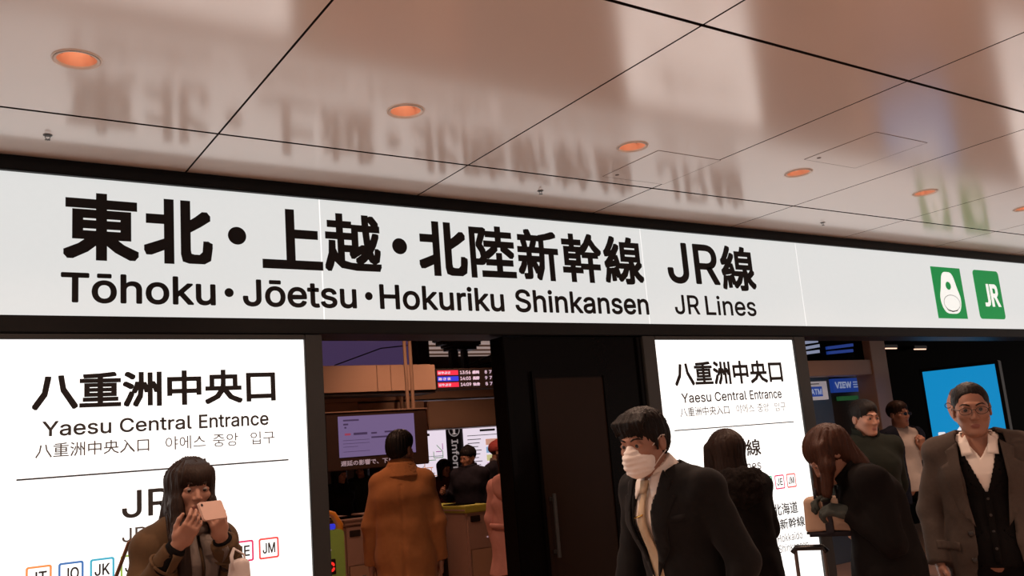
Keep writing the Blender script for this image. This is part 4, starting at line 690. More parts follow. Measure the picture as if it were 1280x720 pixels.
# ------------------------------------------------------------------ sculpting tools: smooth volumes turned into one closed mesh
def V3(*a): return np.array(a, float)
def rot(yaw=0, pitch=0, roll=0):
    """head frame: yaw turns the face to the person's left (+x), pitch > 0 nods down, roll > 0 tips the crown to +x"""
    cy, sy = math.cos(yaw), math.sin(yaw); cp, sp = math.cos(pitch), math.sin(pitch); cr, sr = math.cos(roll), math.sin(roll)
    Rz = np.array([[cy, -sy, 0], [sy, cy, 0], [0, 0, 1]]); Rx = np.array([[1, 0, 0], [0, cp, -sp], [0, sp, cp]]); Ry = np.array([[cr, 0, sr], [0, 1, 0], [-sr, 0, cr]])
    return Rz @ Rx @ Ry
class Vol:
    def __init__(s, lo, hi, h=.014, fine=()):
        s.ax = []
        for a in range(3):
            p = [lo[a]]
            while p[-1] < hi[a]:
                x = p[-1]; st = h
                for l, u, hh in fine:
                    if l[a] <= x < u[a]: st = min(st, hh)
                    elif x < l[a] < x+st: st = min(st, max(l[a]-x, hh))
                p.append(x+st)
            s.ax.append(np.array(p))
        s.F = np.full([len(q) for q in s.ax], .4, np.float32)
    def _sl(s, lo, hi, m):
        r = [(max(0, int(np.searchsorted(q, lo[i]-m))-1), min(len(q), int(np.searchsorted(q, hi[i]+m))+1)) for i, q in enumerate(s.ax)]
        if any(a >= b for a, b in r): return None, None
        sl = tuple(slice(a, b) for a, b in r)
        X = s.ax[0][sl[0]][:, None, None]; Y = s.ax[1][sl[1]][None, :, None]; Z = s.ax[2][sl[2]][None, None, :]
        return sl, (X, Y, Z)
    def op(s, prim, k=.02, mode='add'):
        lo, hi, fn = prim
        sl, P = s._sl(lo, hi, k+.03)
        if sl is None: return s
        d = fn(*P); F = s.F[sl]
        if mode == 'cut': d = -d
        if mode == 'add':
            h = np.clip(.5+.5*(F-d)/k, 0, 1); s.F[sl] = F*(1-h)+d*h-k*h*(1-h)
        else:                               # smooth subtraction: max(F, -d)
            F = s.F[sl]; h = np.clip(.5-.5*(F-d)/k, 0, 1); s.F[sl] = F*(1-h)+d*h+k*h*(1-h)
        return s
    def add(s, prim, k=.02): return s.op(prim, k)
    def cut(s, prim, k=.008): return s.op(prim, k, 'cut')
    def keep(s, n, p):                      # keep the side of a plane that n points to
        X, Y, Z = s.ax[0][:, None, None], s.ax[1][None, :, None], s.ax[2][None, None, :]
        d = -(n[0]*(X-p[0])+n[1]*(Y-p[1])+n[2]*(Z-p[2])); s.F = np.maximum(s.F, d.astype(np.float32)); return s
    def shell(s, t): s.F = np.maximum(s.F, -(s.F+t)); return s
    def minus(s, other_F): s.F = np.maximum(s.F, -other_F); return s
    def mesh(s):
        F = s.F; S = F < 0
        c = S[:-1, :-1, :-1].astype(np.int8)
        c = sum(S[i:F.shape[0]-1+i, j:F.shape[1]-1+j, k:F.shape[2]-1+k].astype(np.int8) for i in (0, 1) for j in (0, 1) for k in (0, 1))
        act = (c > 0) & (c < 8); I, J, K = np.nonzero(act); n = len(I)
        idx = np.full(act.shape, -1, np.int64); idx[I, J, K] = np.arange(n)
        acc = np.zeros((n, 3)); cnt = np.zeros(n)
        co = [(i, j, k) for i in (0, 1) for j in (0, 1) for k in (0, 1)]
        for a in co:
            for ax in range(3):
                if a[ax]: continue
                b = list(a); b[ax] = 1
                fa = F[I+a[0], J+a[1], K+a[2]]; fb = F[I+b[0], J+b[1], K+b[2]]
                m = (fa < 0) != (fb < 0); t = np.where(m, fa/np.where(m, fa-fb, 1), 0)
                pa = np.stack([s.ax[0][I+a[0]], s.ax[1][J+a[1]], s.ax[2][K+a[2]]], 1); pb = np.stack([s.ax[0][I+b[0]], s.ax[1][J+b[1]], s.ax[2][K+b[2]]], 1)
                acc += np.where(m[:, None], pa+(pb-pa)*t[:, None], 0); cnt += m
        V = acc/np.maximum(cnt, 1)[:, None]
        quads = []
        def emit(A, sw):
            i, j, k, sg = A
            q = np.stack(sw, 1); ok = (q >= 0).all(1); q = q[ok]; g = sg[ok]
            q[g] = q[g][:, ::-1]; quads.append(q)
        d = S[:-1] != S[1:]; i, j, k = np.nonzero(d[:, 1:-1, 1:-1]); j += 1; k += 1
        emit((i, j, k, S[i, j, k]), (idx[i, j-1, k-1], idx[i, j-1, k], idx[i, j, k], idx[i, j, k-1]))
        d = S[:, :-1] != S[:, 1:]; i, j, k = np.nonzero(d[1:-1, :, 1:-1]); i += 1; k += 1
        emit((i, j, k, S[i, j, k]), (idx[i-1, j, k-1], idx[i, j, k-1], idx[i, j, k], idx[i-1, j, k]))
        d = S[:, :, :-1] != S[:, :, 1:]; i, j, k = np.nonzero(d[1:-1, 1:-1, :]); i += 1; j += 1
        emit((i, j, k, S[i, j, k]), (idx[i-1, j-1, k], idx[i-1, j, k], idx[i, j, k], idx[i, j-1, k]))
        return V, np.concatenate(quads)
def mesh_obj(name, V, Q, mats, parent=None, smooth=True, slot=None):
    me = bpy.data.meshes.new(name)
    me.vertices.add(len(V)); me.vertices.foreach_set('co', np.ascontiguousarray(V, np.float32).ravel())
    me.loops.add(Q.size); me.loops.foreach_set('vertex_index', np.ascontiguousarray(Q, np.int32).ravel())
    me.polygons.add(len(Q)); me.polygons.foreach_set('loop_start', np.arange(0, Q.size, 4, dtype=np.int32))
    try: me.polygons.foreach_set('loop_total', np.full(len(Q), 4, np.int32))
    except Exception: pass
    for m in (mats if isinstance(mats, (list, tuple)) else [mats]): me.materials.append(m)
    me.update(calc_edges=True); me.validate()
    if slot is not None and len(me.polygons) == len(Q): me.polygons.foreach_set('material_index', slot(V[Q].mean(1)).astype(np.int32))
    me.polygons.foreach_set('use_smooth', [smooth]*len(me.polygons))
    me.update()
    return link(bpy.data.objects.new(name, me), parent)

# primitives: (lower bound, upper bound, distance function)
def _b(*pts, r=0): a = np.array(pts); return a.min(0)-r, a.max(0)+r
def cap(a, b, ra, rb=None, cut=False):
    a = np.array(a, float); b = np.array(b, float); rb = ra if rb is None else rb; L = np.linalg.norm(b-a)+1e-9; w = (b-a)/L
    def fn(X, Y, Z):
        px, py, pz = X-a[0], Y-a[1], Z-a[2]
        t0 = (px*w[0]+py*w[1]+pz*w[2]); t = np.clip(t0/L, 0, 1)
        d = np.sqrt((px-t*L*w[0])**2+(py-t*L*w[1])**2+(pz-t*L*w[2])**2)-(ra+(rb-ra)*t)
        return np.maximum(d, t0-L) if cut else d
    return (*_b(a, b, r=max(ra, rb)), fn)
def ecap(a, b, ra, rb, xdir=(1, 0, 0), cut=False):
    """tapered limb with an elliptic section (half widths along xdir and across it)"""
    a = np.array(a, float); b = np.array(b, float); L = np.linalg.norm(b-a)+1e-9; w = (b-a)/L
    u = np.array(xdir, float); u = u-w*(u@w); u /= np.linalg.norm(u); v = np.cross(w, u)
    def fn(X, Y, Z):
        px, py, pz = X-a[0], Y-a[1], Z-a[2]
        t0 = px*w[0]+py*w[1]+pz*w[2]; t = np.clip(t0/L, 0, 1); qw = t0-t*L
        qu = px*u[0]+py*u[1]+pz*u[2]; qv = px*v[0]+py*v[1]+pz*v[2]
        rx = ra[0]+(rb[0]-ra[0])*t; ry = ra[1]+(rb[1]-ra[1])*t; rm = np.minimum(rx, ry)
        d = (np.sqrt((qu/rx)**2+(qv/ry)**2+(qw/rm)**2)-1)*rm
        return np.maximum(d, np.abs(t0-L/2)-L/2) if cut else d
    return (*_b(a, b, r=max(*ra, *rb)), fn)
def ell(c, r, R=None):
    c = np.array(c, float); r = np.array(r, float); R = np.eye(3) if R is None else R
    def fn(X, Y, Z):
        px, py, pz = X-c[0], Y-c[1], Z-c[2]
        q = [px*R[0, i]+py*R[1, i]+pz*R[2, i] for i in range(3)]
        k0 = np.sqrt(sum((q[i]/r[i])**2 for i in range(3))); k1 = np.sqrt(sum((q[i]/r[i]**2)**2 for i in range(3)))+1e-9
        return k0*(k0-1)/k1
    return (c-r.max(), c+r.max(), fn)
def rbox(c, h, R=None, r=.01):
    c = np.array(c, float); h = np.array(h, float); R = np.eye(3) if R is None else R
    def fn(X, Y, Z):
        px, py, pz = X-c[0], Y-c[1], Z-c[2]
        q = [np.abs(px*R[0, i]+py*R[1, i]+pz*R[2, i])-(h[i]-r) for i in range(3)]
        return np.sqrt(sum(np.maximum(x, 0)**2 for x in q))+np.minimum(np.maximum(np.maximum(q[0], q[1]), q[2]), 0)-r
    m = np.linalg.norm(h); return (c-m, c+m, fn)
def wedge(z0, z1, xf0, xf1, y1):
    """front opening: between x = xf0(z) and x = xf1(z), y < y1, z0 < z < z1"""
    def fn(X, Y, Z):
        return np.maximum(np.maximum(xf0(Z)-X, X-xf1(Z)), np.maximum(np.maximum(z0-Z, Z-z1), Y-y1))+0*X*Y*Z
    return (V3(-.5, -.6, z0), V3(.5, y1, z1), fn)
def moved(prim, R, c, s=1.0):
    """a primitive given in head (or other local) coordinates, placed at c with rotation R"""
    lo, hi, fn = prim; R = np.array(R); c = np.array(c, float)
    cs = np.array([[(lo, hi)[i][0], (lo, hi)[j][1], (lo, hi)[k][2]] for i in (0, 1) for j in (0, 1) for k in (0, 1)])@R.T*s+c
    def g(X, Y, Z):
        px, py, pz = X-c[0], Y-c[1], Z-c[2]
        q = [(px*R[0, i]+py*R[1, i]+pz*R[2, i])/s for i in range(3)]
        return fn(*q)*s
    return (cs.min(0), cs.max(0), g)
def to_frame(o, R, c, s=1.0):
    M = Matrix(((*[R[0][i]*s for i in range(3)], c[0]), (*[R[1][i]*s for i in range(3)], c[1]), (*[R[2][i]*s for i in range(3)], c[2]), (0, 0, 0, 1)))
    o.data.transform(M); return o
def wrinkle(V, amp, freq, seed=0, stretch=(1, 1, 1), mask=None):
    r = np.random.RandomState(seed); q = V*np.array(stretch); d = np.zeros(len(V))
    for i in range(6):
        k = r.normal(size=3); k *= freq*r.uniform(.6, 1.6)/np.linalg.norm(k); d += np.sin(q@k+r.uniform(0, 6.28)+1.3*np.sin(q@np.roll(k, 1)*.7))
    d *= amp/2.5
    if mask is not None: d *= mask(V)
    return d
def puff(V, Q, d):
    n = np.zeros_like(V); a = V[Q]; fn = np.cross(a[:, 2]-a[:, 0], a[:, 3]-a[:, 1])
    for i in range(4): np.add.at(n, Q[:, i], fn)
    n /= np.linalg.norm(n, axis=1)[:, None]+1e-12
    return V+n*d[:, None]

# ------------------------------------------------------------------ anatomy
def head_prims(v, R, c, s, female=False, mask=False):
    g = lambda prim, k=.015: v.add(moved(prim, R, c, s), k)
    x = lambda prim, k=.006: v.cut(moved(prim, R, c, s), k)
    jw = .9 if female else 1.0
    g(ell((0, .018, .034), (.074, .094, .080)), .01)
    g(ell((0, -.030, -.028), (.060*jw+.003, .062, .084)), .03)
    g(ell((0, -.040, -.078), (.040*jw, .042, .036)), .025)
    for e in (-1, 1):
        g(cap((e*.052*jw, .002, -.045), (e*.018, -.066, -.098), .017, .013), .025)
        g(ell((e*.040, -.062, -.022), (.024, .022, .020)), .02)
        x(ell((e*.031, -.099, .004), (.019, .017, .011)), .012)
    g(cap((-.030, -.086, .024), (.030, -.086, .024), .0095 if not female else .007), .014)
    g(cap((0, -.088, .010), (0, -.106, -.030), .0075, .0105), .010)
    for e in (-1, 1): g(ell((e*.0105, -.098, -.034), (.0085, .010, .0075)), .006)
    g(ell((0, -.0865, -.0645), (.020, .0105, .0052)), .006); g(ell((0, -.085, -.0738), (.017, .0105, .0056)), .006)
    x(cap((-.021, -.1005, -.0692), (.021, -.1005, -.0692), .0022), .003)
    g(ell((0, -.079, -.100), (.020*jw, .017, .015)), .016)
    for e in (-1, 1):
        g(ell((e*.032, -.0800, .004), (.0195, .0105, .0105)), .007)
        x(ell((e*.0315, -.0945, .0025), (.0158, .009, .0040)), .002)
        g(ell((e*.076, .016, -.008), (.009, .021, .032)), .006); x(ell((e*.085, .012, -.006), (.006, .011, .019)), .005)
def hand_prims(v, w, d, n, t, curl=(.35, .45, .5, .55), s=1.0, spread=.05, thumb=(.75, .55, .35), tb=.25):
    """w wrist, d towards the fingers, n out of the palm, t towards the thumb side"""
    w, d, n, t = [np.array(q, float) for q in (w, d, n, t)]
    d /= np.linalg.norm(d); n = n-d*(n@d); n /= np.linalg.norm(n); t = np.cross(d, n)*np.sign(np.cross(d, n)@t)
    R = np.stack([t, d, n], 1)
    v.add(ecap(w-d*.02*s, w+d*.03*s, (.027*s, .020*s), (.034*s, .015*s), t), .015)
    v.add(rbox(w+d*.055*s, (.039*s, .040*s, .0135*s), R, .012*s), .02)
    v.add(ell(w+d*.035*s+t*.025*s+n*.008*s, (.017*s, .028*s, .014*s), R), .012)
    for i in range(4):
        o = (.0295, .0098, -.0098, -.0288)[i]; ln = (.93, 1.03, .97, .76)[i]
        p = w+d*(.090-.004*abs(i-1))*s+t*o*s; a = 0.0
        dd = d+t*spread*(1.2-i*.8); dd /= np.linalg.norm(dd)
        for j, L in enumerate((.043, .026, .021)):
            a += curl[i]*(.8, 1.15, .8)[j]; q = p+(dd*math.cos(a)+n*math.sin(a))*L*ln*s
            r0 = (.0088, .0080, .0072, .0062); v.add(cap(p, q, r0[j]*s, r0[j+1]*s), .003 if j else .007); p = q
    p = w+d*.022*s+t*.032*s+n*.006*s; a = thumb[0]
    for j, L in enumerate((.040, .031, .025)):
        q = p+(t*math.sin(a)+d*math.cos(a)+n*tb).astype(float)/math.sqrt(1+tb*tb)*L*s
        r0 = (.0135, .0105, .0092, .0075); v.add(cap(p, q, r0[j]*s, r0[j+1]*s), .006); p = q; a -= thumb[1] if j == 0 else thumb[2]
def skeleton(H=1.70, female=False, **kw):
    s = H/1.70; sw = .160 if female else .180
    P = dict(pelvis=(0, 0, .93), waist=(0, .005, 1.07), chest=(0, 0, 1.27), neck=(0, .012, 1.435), head=(0, -.012, 1.583))
    for e, n in ((-1, 'r'), (1, 'l')):
        P['sh_'+n] = (e*sw, .005, 1.380); P['el_'+n] = (e*(sw+.055), .03, 1.115); P['wr_'+n] = (e*(sw+.05), -.03, .875)
        P['hip_'+n] = (e*.088, 0, .91); P['kn_'+n] = (e*.095, -.012, .49); P['an_'+n] = (e*.095, .02, .085)
    P = {k: np.array(v)*s for k, v in P.items()}
    for k, v in kw.items(): P[k] = np.array(v, float)
    P['s'] = s; P['f'] = female
    return P
def add_torso(v, P, infl=0.0, k=.05, female=None, low=True):
    s = P['s']; f = P['f'] if female is None else female
    xd = P['sh_l']-P['sh_r']
    R = dict(pelvis=(.165, .115), waist=(.135, .10), chest=(.150, .108), top=(.105, .075)) if f else dict(pelvis=(.165, .118), waist=(.150, .112), chest=(.172, .120), top=(.13, .085))
    R = {q: (a[0]*s+infl, a[1]*s+infl) for q, a in R.items()}
    if low: v.add(ecap(P['pelvis']+V3(0, 0, -.04*s), P['pelvis'], R['pelvis'], R['pelvis'], (1, 0, 0)), k)
    v.add(ecap(P['pelvis'], P['waist'], R['pelvis'], R['waist'], (1, 0, 0)), k)
    v.add(ecap(P['waist'], P['chest'], R['waist'], R['chest'], xd), k)
    top = (P['sh_l']+P['sh_r'])/2; v.add(ecap(P['chest'], top, R['chest'], R['top'], xd), k)
    for n in 'lr':
        v.add(cap(P['neck']+V3(0, .005, -.015)*s, P['sh_'+n]+V3(0, 0, .0), .042*s+infl*.8, .052*s+infl), k)
    if f:
        ax = xd/np.linalg.norm(xd); fr = np.cross(V3(0, 0, 1), ax)*-1; fr = fr if fr[1] < 0 else -fr
        for e in (-1, 1): v.add(ell(P['chest']+ax*e*.07*s+fr*.075*s+V3(0, 0, -.0), np.array((.062, .055, .06))*s+infl), .03)
def add_arm(v, P, n, r=(.050, .043, .034, .026), infl=0.0, k=.03, cut=False, ext=0.0):
    s = P['s']; a, b, c = P['sh_'+n], P['el_'+n], P['wr_'+n]
    v.add(cap(a, b, r[0]*s+infl, r[1]*s+infl), k); d = c-b
    v.add(cap(b, c+d*ext, (r[1]-.001)*s+infl, r[3]*s+infl, cut=cut), .02)
def add_legs(v, P, infl=0.0, k=.04, feet=True):
    s = P['s']
    for n in 'lr':
        v.add(cap(P['hip_'+n], P['kn_'+n], .082*s+infl, .056*s+infl), k); v.add(cap(P['kn_'+n], P['an_'+n], .053*s+infl, .038*s+infl), .02)
        if feet: v.add(cap(P['an_'+n]+V3(0, 0, -.03*s), P['an_'+n]+V3(0, -.13*s, -.045*s), .036*s, .028*s), .02)
def bounds_of(P, pad=.22):
    a = np.array([q for k, q in P.items() if isinstance(q, np.ndarray)]); return a.min(0)-pad, a.max(0)+pad
def shoe(P, n, m, parent):
    a = P['an_'+n]; s = P['s']
    lo = a+V3(-.07, -.25, -.1); hi = a+V3(.07, .12, .08)
    v = Vol(lo, hi, .007)
    z0 = a[2]-.083*s
    v.add(ecap((a[0], a[1]+.035*s, z0+.045*s), (a[0], a[1]-.13*s, z0+.033*s), (.036*s, .045*s), (.042*s, .030*s)), .02)
    v.add(cap(a, a+V3(0, 0, -.03), .042*s), .02)
    v.add(rbox((a[0], a[1]-.05*s, z0+.010), (.043*s, .135*s, .011), r=.01), .006)
    v.keep((0, 0, 1), (0, 0, z0+.001))
    V, Q = v.mesh(); return mesh_obj('shoe', V, Q, m, parent)
# ------------------------------------------------------------------ dressing
def mat_hair(name, col):
    if name in MATS: return MATS[name]
    m = mat(name, col, rough=.5, spec=.16, noise_amt=.35, noise_scale=9)
    nt = m.node_tree; tc = [n for n in nt.nodes if n.type == 'TEX_COORD'][0]; nz = [n for n in nt.nodes if n.type == 'TEX_NOISE'][0]
    mp = nt.nodes.new('ShaderNodeMapping'); mp.inputs['Scale'].default_value = (22, 22, 2.5)
    nt.links.new(tc.outputs['Object'], mp.inputs['Vector']); nt.links.new(mp.outputs['Vector'], nz.inputs['Vector'])
    bp = nt.nodes.new('ShaderNodeBump'); bp.inputs['Strength'].default_value = .6; bp.inputs['Distance'].default_value = .004
    nt.links.new(nz.outputs['Fac'], bp.inputs['Height']); nt.links.new(bp.outputs['Normal'], nt.nodes['Principled BSDF'].inputs['Normal'])
    return m
m_skin = mat('skin', (.37, .185, .125), rough=.5, spec=.35, noise_amt=.06, noise_scale=25)
m_lip = mat('lips', (.29, .11, .085), rough=.45, noise_amt=.04)
m_eyew = mat('eye_white', (.34, .28, .25), rough=.2, noise_amt=.02); m_iris = mat('iris', (.012, .008, .006), rough=.15)
m_hblack = mat_hair('black_hair', (.012, .009, .008)); m_hbrown = mat_hair('dark_brown_hair', (.024, .013, .009)); m_hred = mat_hair('brown_hair', (.055, .022, .013))
m_suit = mat('black_suit_wool', (.011, .0098, .0096), spec=.08, rough=.8, noise_amt=.2, noise_scale=60, sheen=.05)
m_shirt = mat('white_shirt_cotton', (.90, .82, .75), spec=.08, rough=.7, noise_amt=.03)
m_tie = mat('pale_beige_tie', (.52, .38, .24), rough=.55, noise_amt=.1, noise_scale=60)
m_gold = mat('gold_clip', (.75, .45, .12), rough=.25, metal=.9)
m_mask = mat('white_mask_fabric', (.95, .87, .81), rough=.75, noise_amt=.02)
m_strap = mat('white_elastic', (.8, .72, .66), rough=.7)
m_camel = mat('camel_coat_wool', (.40, .165, .060), spec=.08, rough=.85, noise_amt=.10, noise_scale=40, sheen=.1)
m_trench = mat('olive_brown_trench', (.098, .058, .031), spec=.08, rough=.8, noise_amt=.12, noise_scale=30)
m_scarf = mat('grey_beige_scarf', (.15, .12, .105), spec=.08, rough=.9, noise_amt=.15, noise_scale=50)
m_bcoat = mat('black_coat_wool', (.009, .0075, .0072), spec=.08, rough=.9, noise_amt=.2, noise_scale=50)
m_fur = mat('dark_fur', (.012, .009, .008), spec=.08, rough=.95, noise_amt=.5, noise_scale=90, bump=1.0, bump_scale=140)
m_grey = mat('grey_overcoat_wool', (.080, .062, .052), spec=.08, rough=.85, noise_amt=.14, noise_scale=70)
m_knit = mat('black_knit', (.008, .007, .007), spec=.08, rough=.95, noise_amt=.3, noise_scale=120)
m_trous = mat('dark_trousers', (.010, .009, .010), spec=.08, rough=.8, noise_amt=.15)
m_shoe = mat('black_leather', (.010, .008, .008), rough=.3)
m_pink = mat('dusty_pink_coat', (.62, .30, .26), spec=.08, rough=.75, noise_amt=.1, noise_scale=25)
m_button = mat('dark_button', (.02, .014, .01), rough=.3)
m_darkgreen = mat('dark_green_jacket', (.014, .016, .012), spec=.08, rough=.8, noise_amt=.15)
m_navy = mat('dark_navy_jacket', (.012, .015, .026), spec=.08, rough=.75, noise_amt=.15)
m_cream = mat('pale_grey_shirt', (.44, .385, .35), spec=.08, rough=.75, noise_amt=.06)
m_glass = mat('spectacle_lens', (.9, .9, .9), rough=.02, alpha_trans=1.0, noise_amt=0)

def surf_fn(v):
    """front surface y(x, z) of a volume"""
    F = v.F; neg = F < 0; first = neg.argmax(1); has = neg.any(1)
    I, K = np.meshgrid(np.arange(F.shape[0]), np.arange(F.shape[2]), indexing='ij'); f0 = np.clip(first, 1, F.shape[1]-1)
    a = F[I, f0-1, K]; b = F[I, f0, K]; t = a/(a-b+1e-9); Y = v.ax[1][f0-1]+(v.ax[1][f0]-v.ax[1][f0-1])*np.clip(t, 0, 1); Y[~has] = np.nan
    def g(x, z):
        i = min(max(int(np.searchsorted(v.ax[0], x))-1, 0), F.shape[0]-2); k = min(max(int(np.searchsorted(v.ax[2], z))-1, 0), F.shape[2]-2)
        u = min(max((x-v.ax[0][i])/(v.ax[0][i+1]-v.ax[0][i]), 0), 1); w_ = min(max((z-v.ax[2][k])/(v.ax[2][k+1]-v.ax[2][k]), 0), 1)
        q = np.array([[Y[i, k], Y[i, k+1]], [Y[i+1, k], Y[i+1, k+1]]])
        if np.isnan(q).all(): return None
        q = np.where(np.isnan(q), np.nanmean(q), q)
        return float(q[0, 0]*(1-u)*(1-w_)+q[0, 1]*(1-u)*w_+q[1, 0]*u*(1-w_)+q[1, 1]*u*w_)
    return g
def drape(name, pts, surf, m, parent, off=.004, th=.005, step=.02, flip=1):
    """a flat piece of cloth (outline in x-z) laid on a front surface"""
    b = bmesh.new(); b.faces.new([b.verts.new((x, 0, z)) for x, z in pts])
    xs = [p[0] for p in pts]; zs = [p[1] for p in pts]
    for ax, arr in ((0, xs), (2, zs)):
        c = min(arr)+step
        while c < max(arr):
            co = [0, 0, 0]; co[ax] = c; no = [0, 0, 0]; no[ax] = 1
            bmesh.ops.bisect_plane(b, geom=b.verts[:]+b.edges[:]+b.faces[:], plane_co=co, plane_no=no); c += step
    last = None
    for v in sorted(b.verts, key=lambda q: (round(q.co.x, 3), q.co.z)):
        y = surf(v.co.x, v.co.z)
        if y is None: y = last if last is not None else 0.0
        last = y; v.co.y = y-off
    bmesh.ops.triangulate(b, faces=[f for f in b.faces if len(f.verts) > 4])
    b.normal_update()
    for f in b.faces:
        if f.normal.y > 0: f.normal_flip()
    r = bmesh.ops.extrude_face_region(b, geom=b.faces[:])
    for v in r['geom']:
        if isinstance(v, bmesh.types.BMVert): v.co.y -= th
    bmesh.ops.recalc_face_normals(b, faces=b.faces[:])
    me = bpy.data.meshes.new(name); b.to_mesh(me); b.free(); me.materials.append(m)
    me.polygons.foreach_set('use_smooth', [True]*len(me.polygons))
    o = bpy.data.objects.new(name, me); link(o, parent)
    md = o.modifiers.new('edge', 'EDGE_SPLIT') if False else None
    return o
def face_yaw(x, y): return -math.atan2(x, y)
def person(label, headw, turn, P, HR, hands=(), h=.018, hh=.0042, hs=1.0, skin=None, group=None, face=True, lips=True, gaze=0.0):
    """body as one closed mesh, head centre at headw, turned from facing the lens (degrees, minus = picture left)"""
    rz = face_yaw(headw[0], headw[1])+math.radians(turn); c, s_ = math.cos(rz), math.sin(rz)
    hx, hy = P['head'][0], P['head'][1]
    loc = (headw[0]-(c*hx-s_*hy), headw[1]-(s_*hx+c*hy), 0)
    lo, hi = bounds_of(P); lo[2] = -.02
    fine = [(P['head']-.135*hs, P['head']+.135*hs, hh)]
    for n, d, nn, t, kw in hands:
        d = np.array(d, float)/np.linalg.norm(d); q = P['wr_'+n]+d*.09; fine.append((q-.11, q+.11, max(.0038, hh*.9)))
    v = Vol(lo, hi, h, fine)
    add_torso(v, P, -.016, .04); add_legs(v, P, -.012)
    for n in 'lr': add_arm(v, P, n, infl=-.004, k=.02)
    nk = P['head']+HR@V3(0, .025, -.06)*hs
    v.add(ecap(P['neck']+V3(0, 0, -.04), nk, (.062*P['s'], .062*P['s']), (.052*hs, .056*hs)), .03)
    head_prims(v, HR, P['head'], hs, P['f'])
    done = {q[0] for q in hands}
    for n, d, nn, t, kw in hands: hand_prims(v, P['wr_'+n], d, nn, t, s=P['s']*(.93 if P['f'] else 1.0), **kw)
    V, Q = v.mesh()
    def slot(c):
        q = (c-P['head'])@HR/hs
        return ((q[:, 1] < -.084) & (np.abs(q[:, 0]) < .0205-np.abs(q[:, 2]+.0695)*.9) & (q[:, 2] > -.0785) & (q[:, 2] < -.0605)).astype(int)
    o = mesh_obj('person', V, Q, [skin or m_skin, m_lip], None, True, slot if lips else None)
    o.location = loc; o.rotation_euler = (0, 0, rz); tag(o, label, 'person', group)
    if face:
        for e in (-1, 1):
            t = bmesh.new(); bmesh.ops.create_uvsphere(t, u_segments=20, v_segments=14, radius=.0128)
            for f in t.faces:
                c = f.calc_center_median(); f.material_index = 1 if -c.y*math.cos(gaze)-c.z*math.sin(gaze) > .0105 else 0; f.smooth = True
            me = bpy.data.meshes.new('eye'); t.to_mesh(me); t.free(); me.materials.append(m_eyew); me.materials.append(m_iris)
            q = link(bpy.data.objects.new('eye', me), o); me.transform(Matrix.Translation((e*.031, -.0785, .0028))); to_frame(q, HR, P['head'], hs)
    return o
def eyebrows(o, P, HR, hs, m, r=.0034):
    for e in (-1, 1):
        b = MB(); b.tube([(e*.012, -.0945, .0225), (e*.026, -.0955, .0290), (e*.042, -.0855, .0295), (e*.053, -.071, .022)], [r*.9, r*1.15, r, r*.5], 8)
        to_frame(b.build('eyebrow', m, o, True), HR, P['head'], hs)
def hair_vol(kind, h=.006):
    v = Vol((-.14, -.17, -.17), (.14, .17, .17), h)
    v.add(ell((0, .022, .040), (.084, .103, .090)), .01)
    return v
def hair_face_cut(v, top=.055, width=.066, low=-.062, ears=True):
    v.cut(ell((0, -.128, top-.09), (width, .078, .092)), .01)
    v.cut(rbox((0, -.02, low-.10), (.2, .075, .10), r=.02), .01)
    v.cut(rbox((0, .06, low-.115), (.2, .2, .10), r=.02), .01)
    if ears:
        for e in (-1, 1): v.cut(ell((e*.088, .006, -.022), (.024, .024, .034)), .008)
def strands(V, amp=.0026, n=46, seed=0, c=(0, .03, .03)):
    q = V-np.array(c); a = np.arctan2(q[:, 0], -q[:, 1]); r = np.random.RandomState(seed)
    d = np.zeros(len(V))
    for k in range(4): d += np.sin(a*(n*(.5+.45*k))+q[:, 2]*r.uniform(-25, 25)+r.uniform(0, 6.28))*(1, .8, .6, .5)[k]
    return d*amp/1.6
def hair_obj(v, m, o, HR, c, hs, amp=.0026, n=46, seed=0):
    V, Q = v.mesh(); V = puff(V, Q, strands(V, amp, n, seed)); q = mesh_obj('hair', V, Q, m, o); to_frame(q, HR, c, hs); return q
def locks(name, paths, m, parent, r=.006, seed=0, flat=.6):
    b = MB()
    for p in paths:
        k = len(p); b.tube(p, [r*(.55+.6*math.sin(math.pi*min(.95, (i+.4)/k))) for i in range(k)], 8, flat=flat)
    return b.build(name, m, parent, True)
def sleeve_prims(v, P, infl, k=.02, r=(.056, .050, .042, .038), ext=-.02):
    for n in 'lr': add_arm(v, P, n, r, infl, k, True, ext)
def trousers(o, P, m, h=.014):
    lo, hi = bounds_of(P, .15); hi[2] = P['waist'][2]+.08; lo[2] = 0
    v = Vol(lo, hi, h); s = P['s']
    v.add(ecap(P['pelvis'], P['waist'], (.172*s, .122*s), (.152*s, .112*s)), .03)
    for n in 'lr':
        v.add(cap(P['hip_'+n], P['kn_'+n], .088*s, .068*s), .05); v.add(cap(P['kn_'+n], P['an_'+n]+V3(0, 0, -.02), .066*s, .058*s, True), .02)
    V, Q = v.mesh(); V = puff(V, Q, wrinkle(V, .003, 40, 3, (1, 1, .5))); return mesh_obj('trousers', V, Q, m, o)
def shoes(o, P, m=None):
    for n in 'lr': shoe(P, n, m or m_shoe, o)
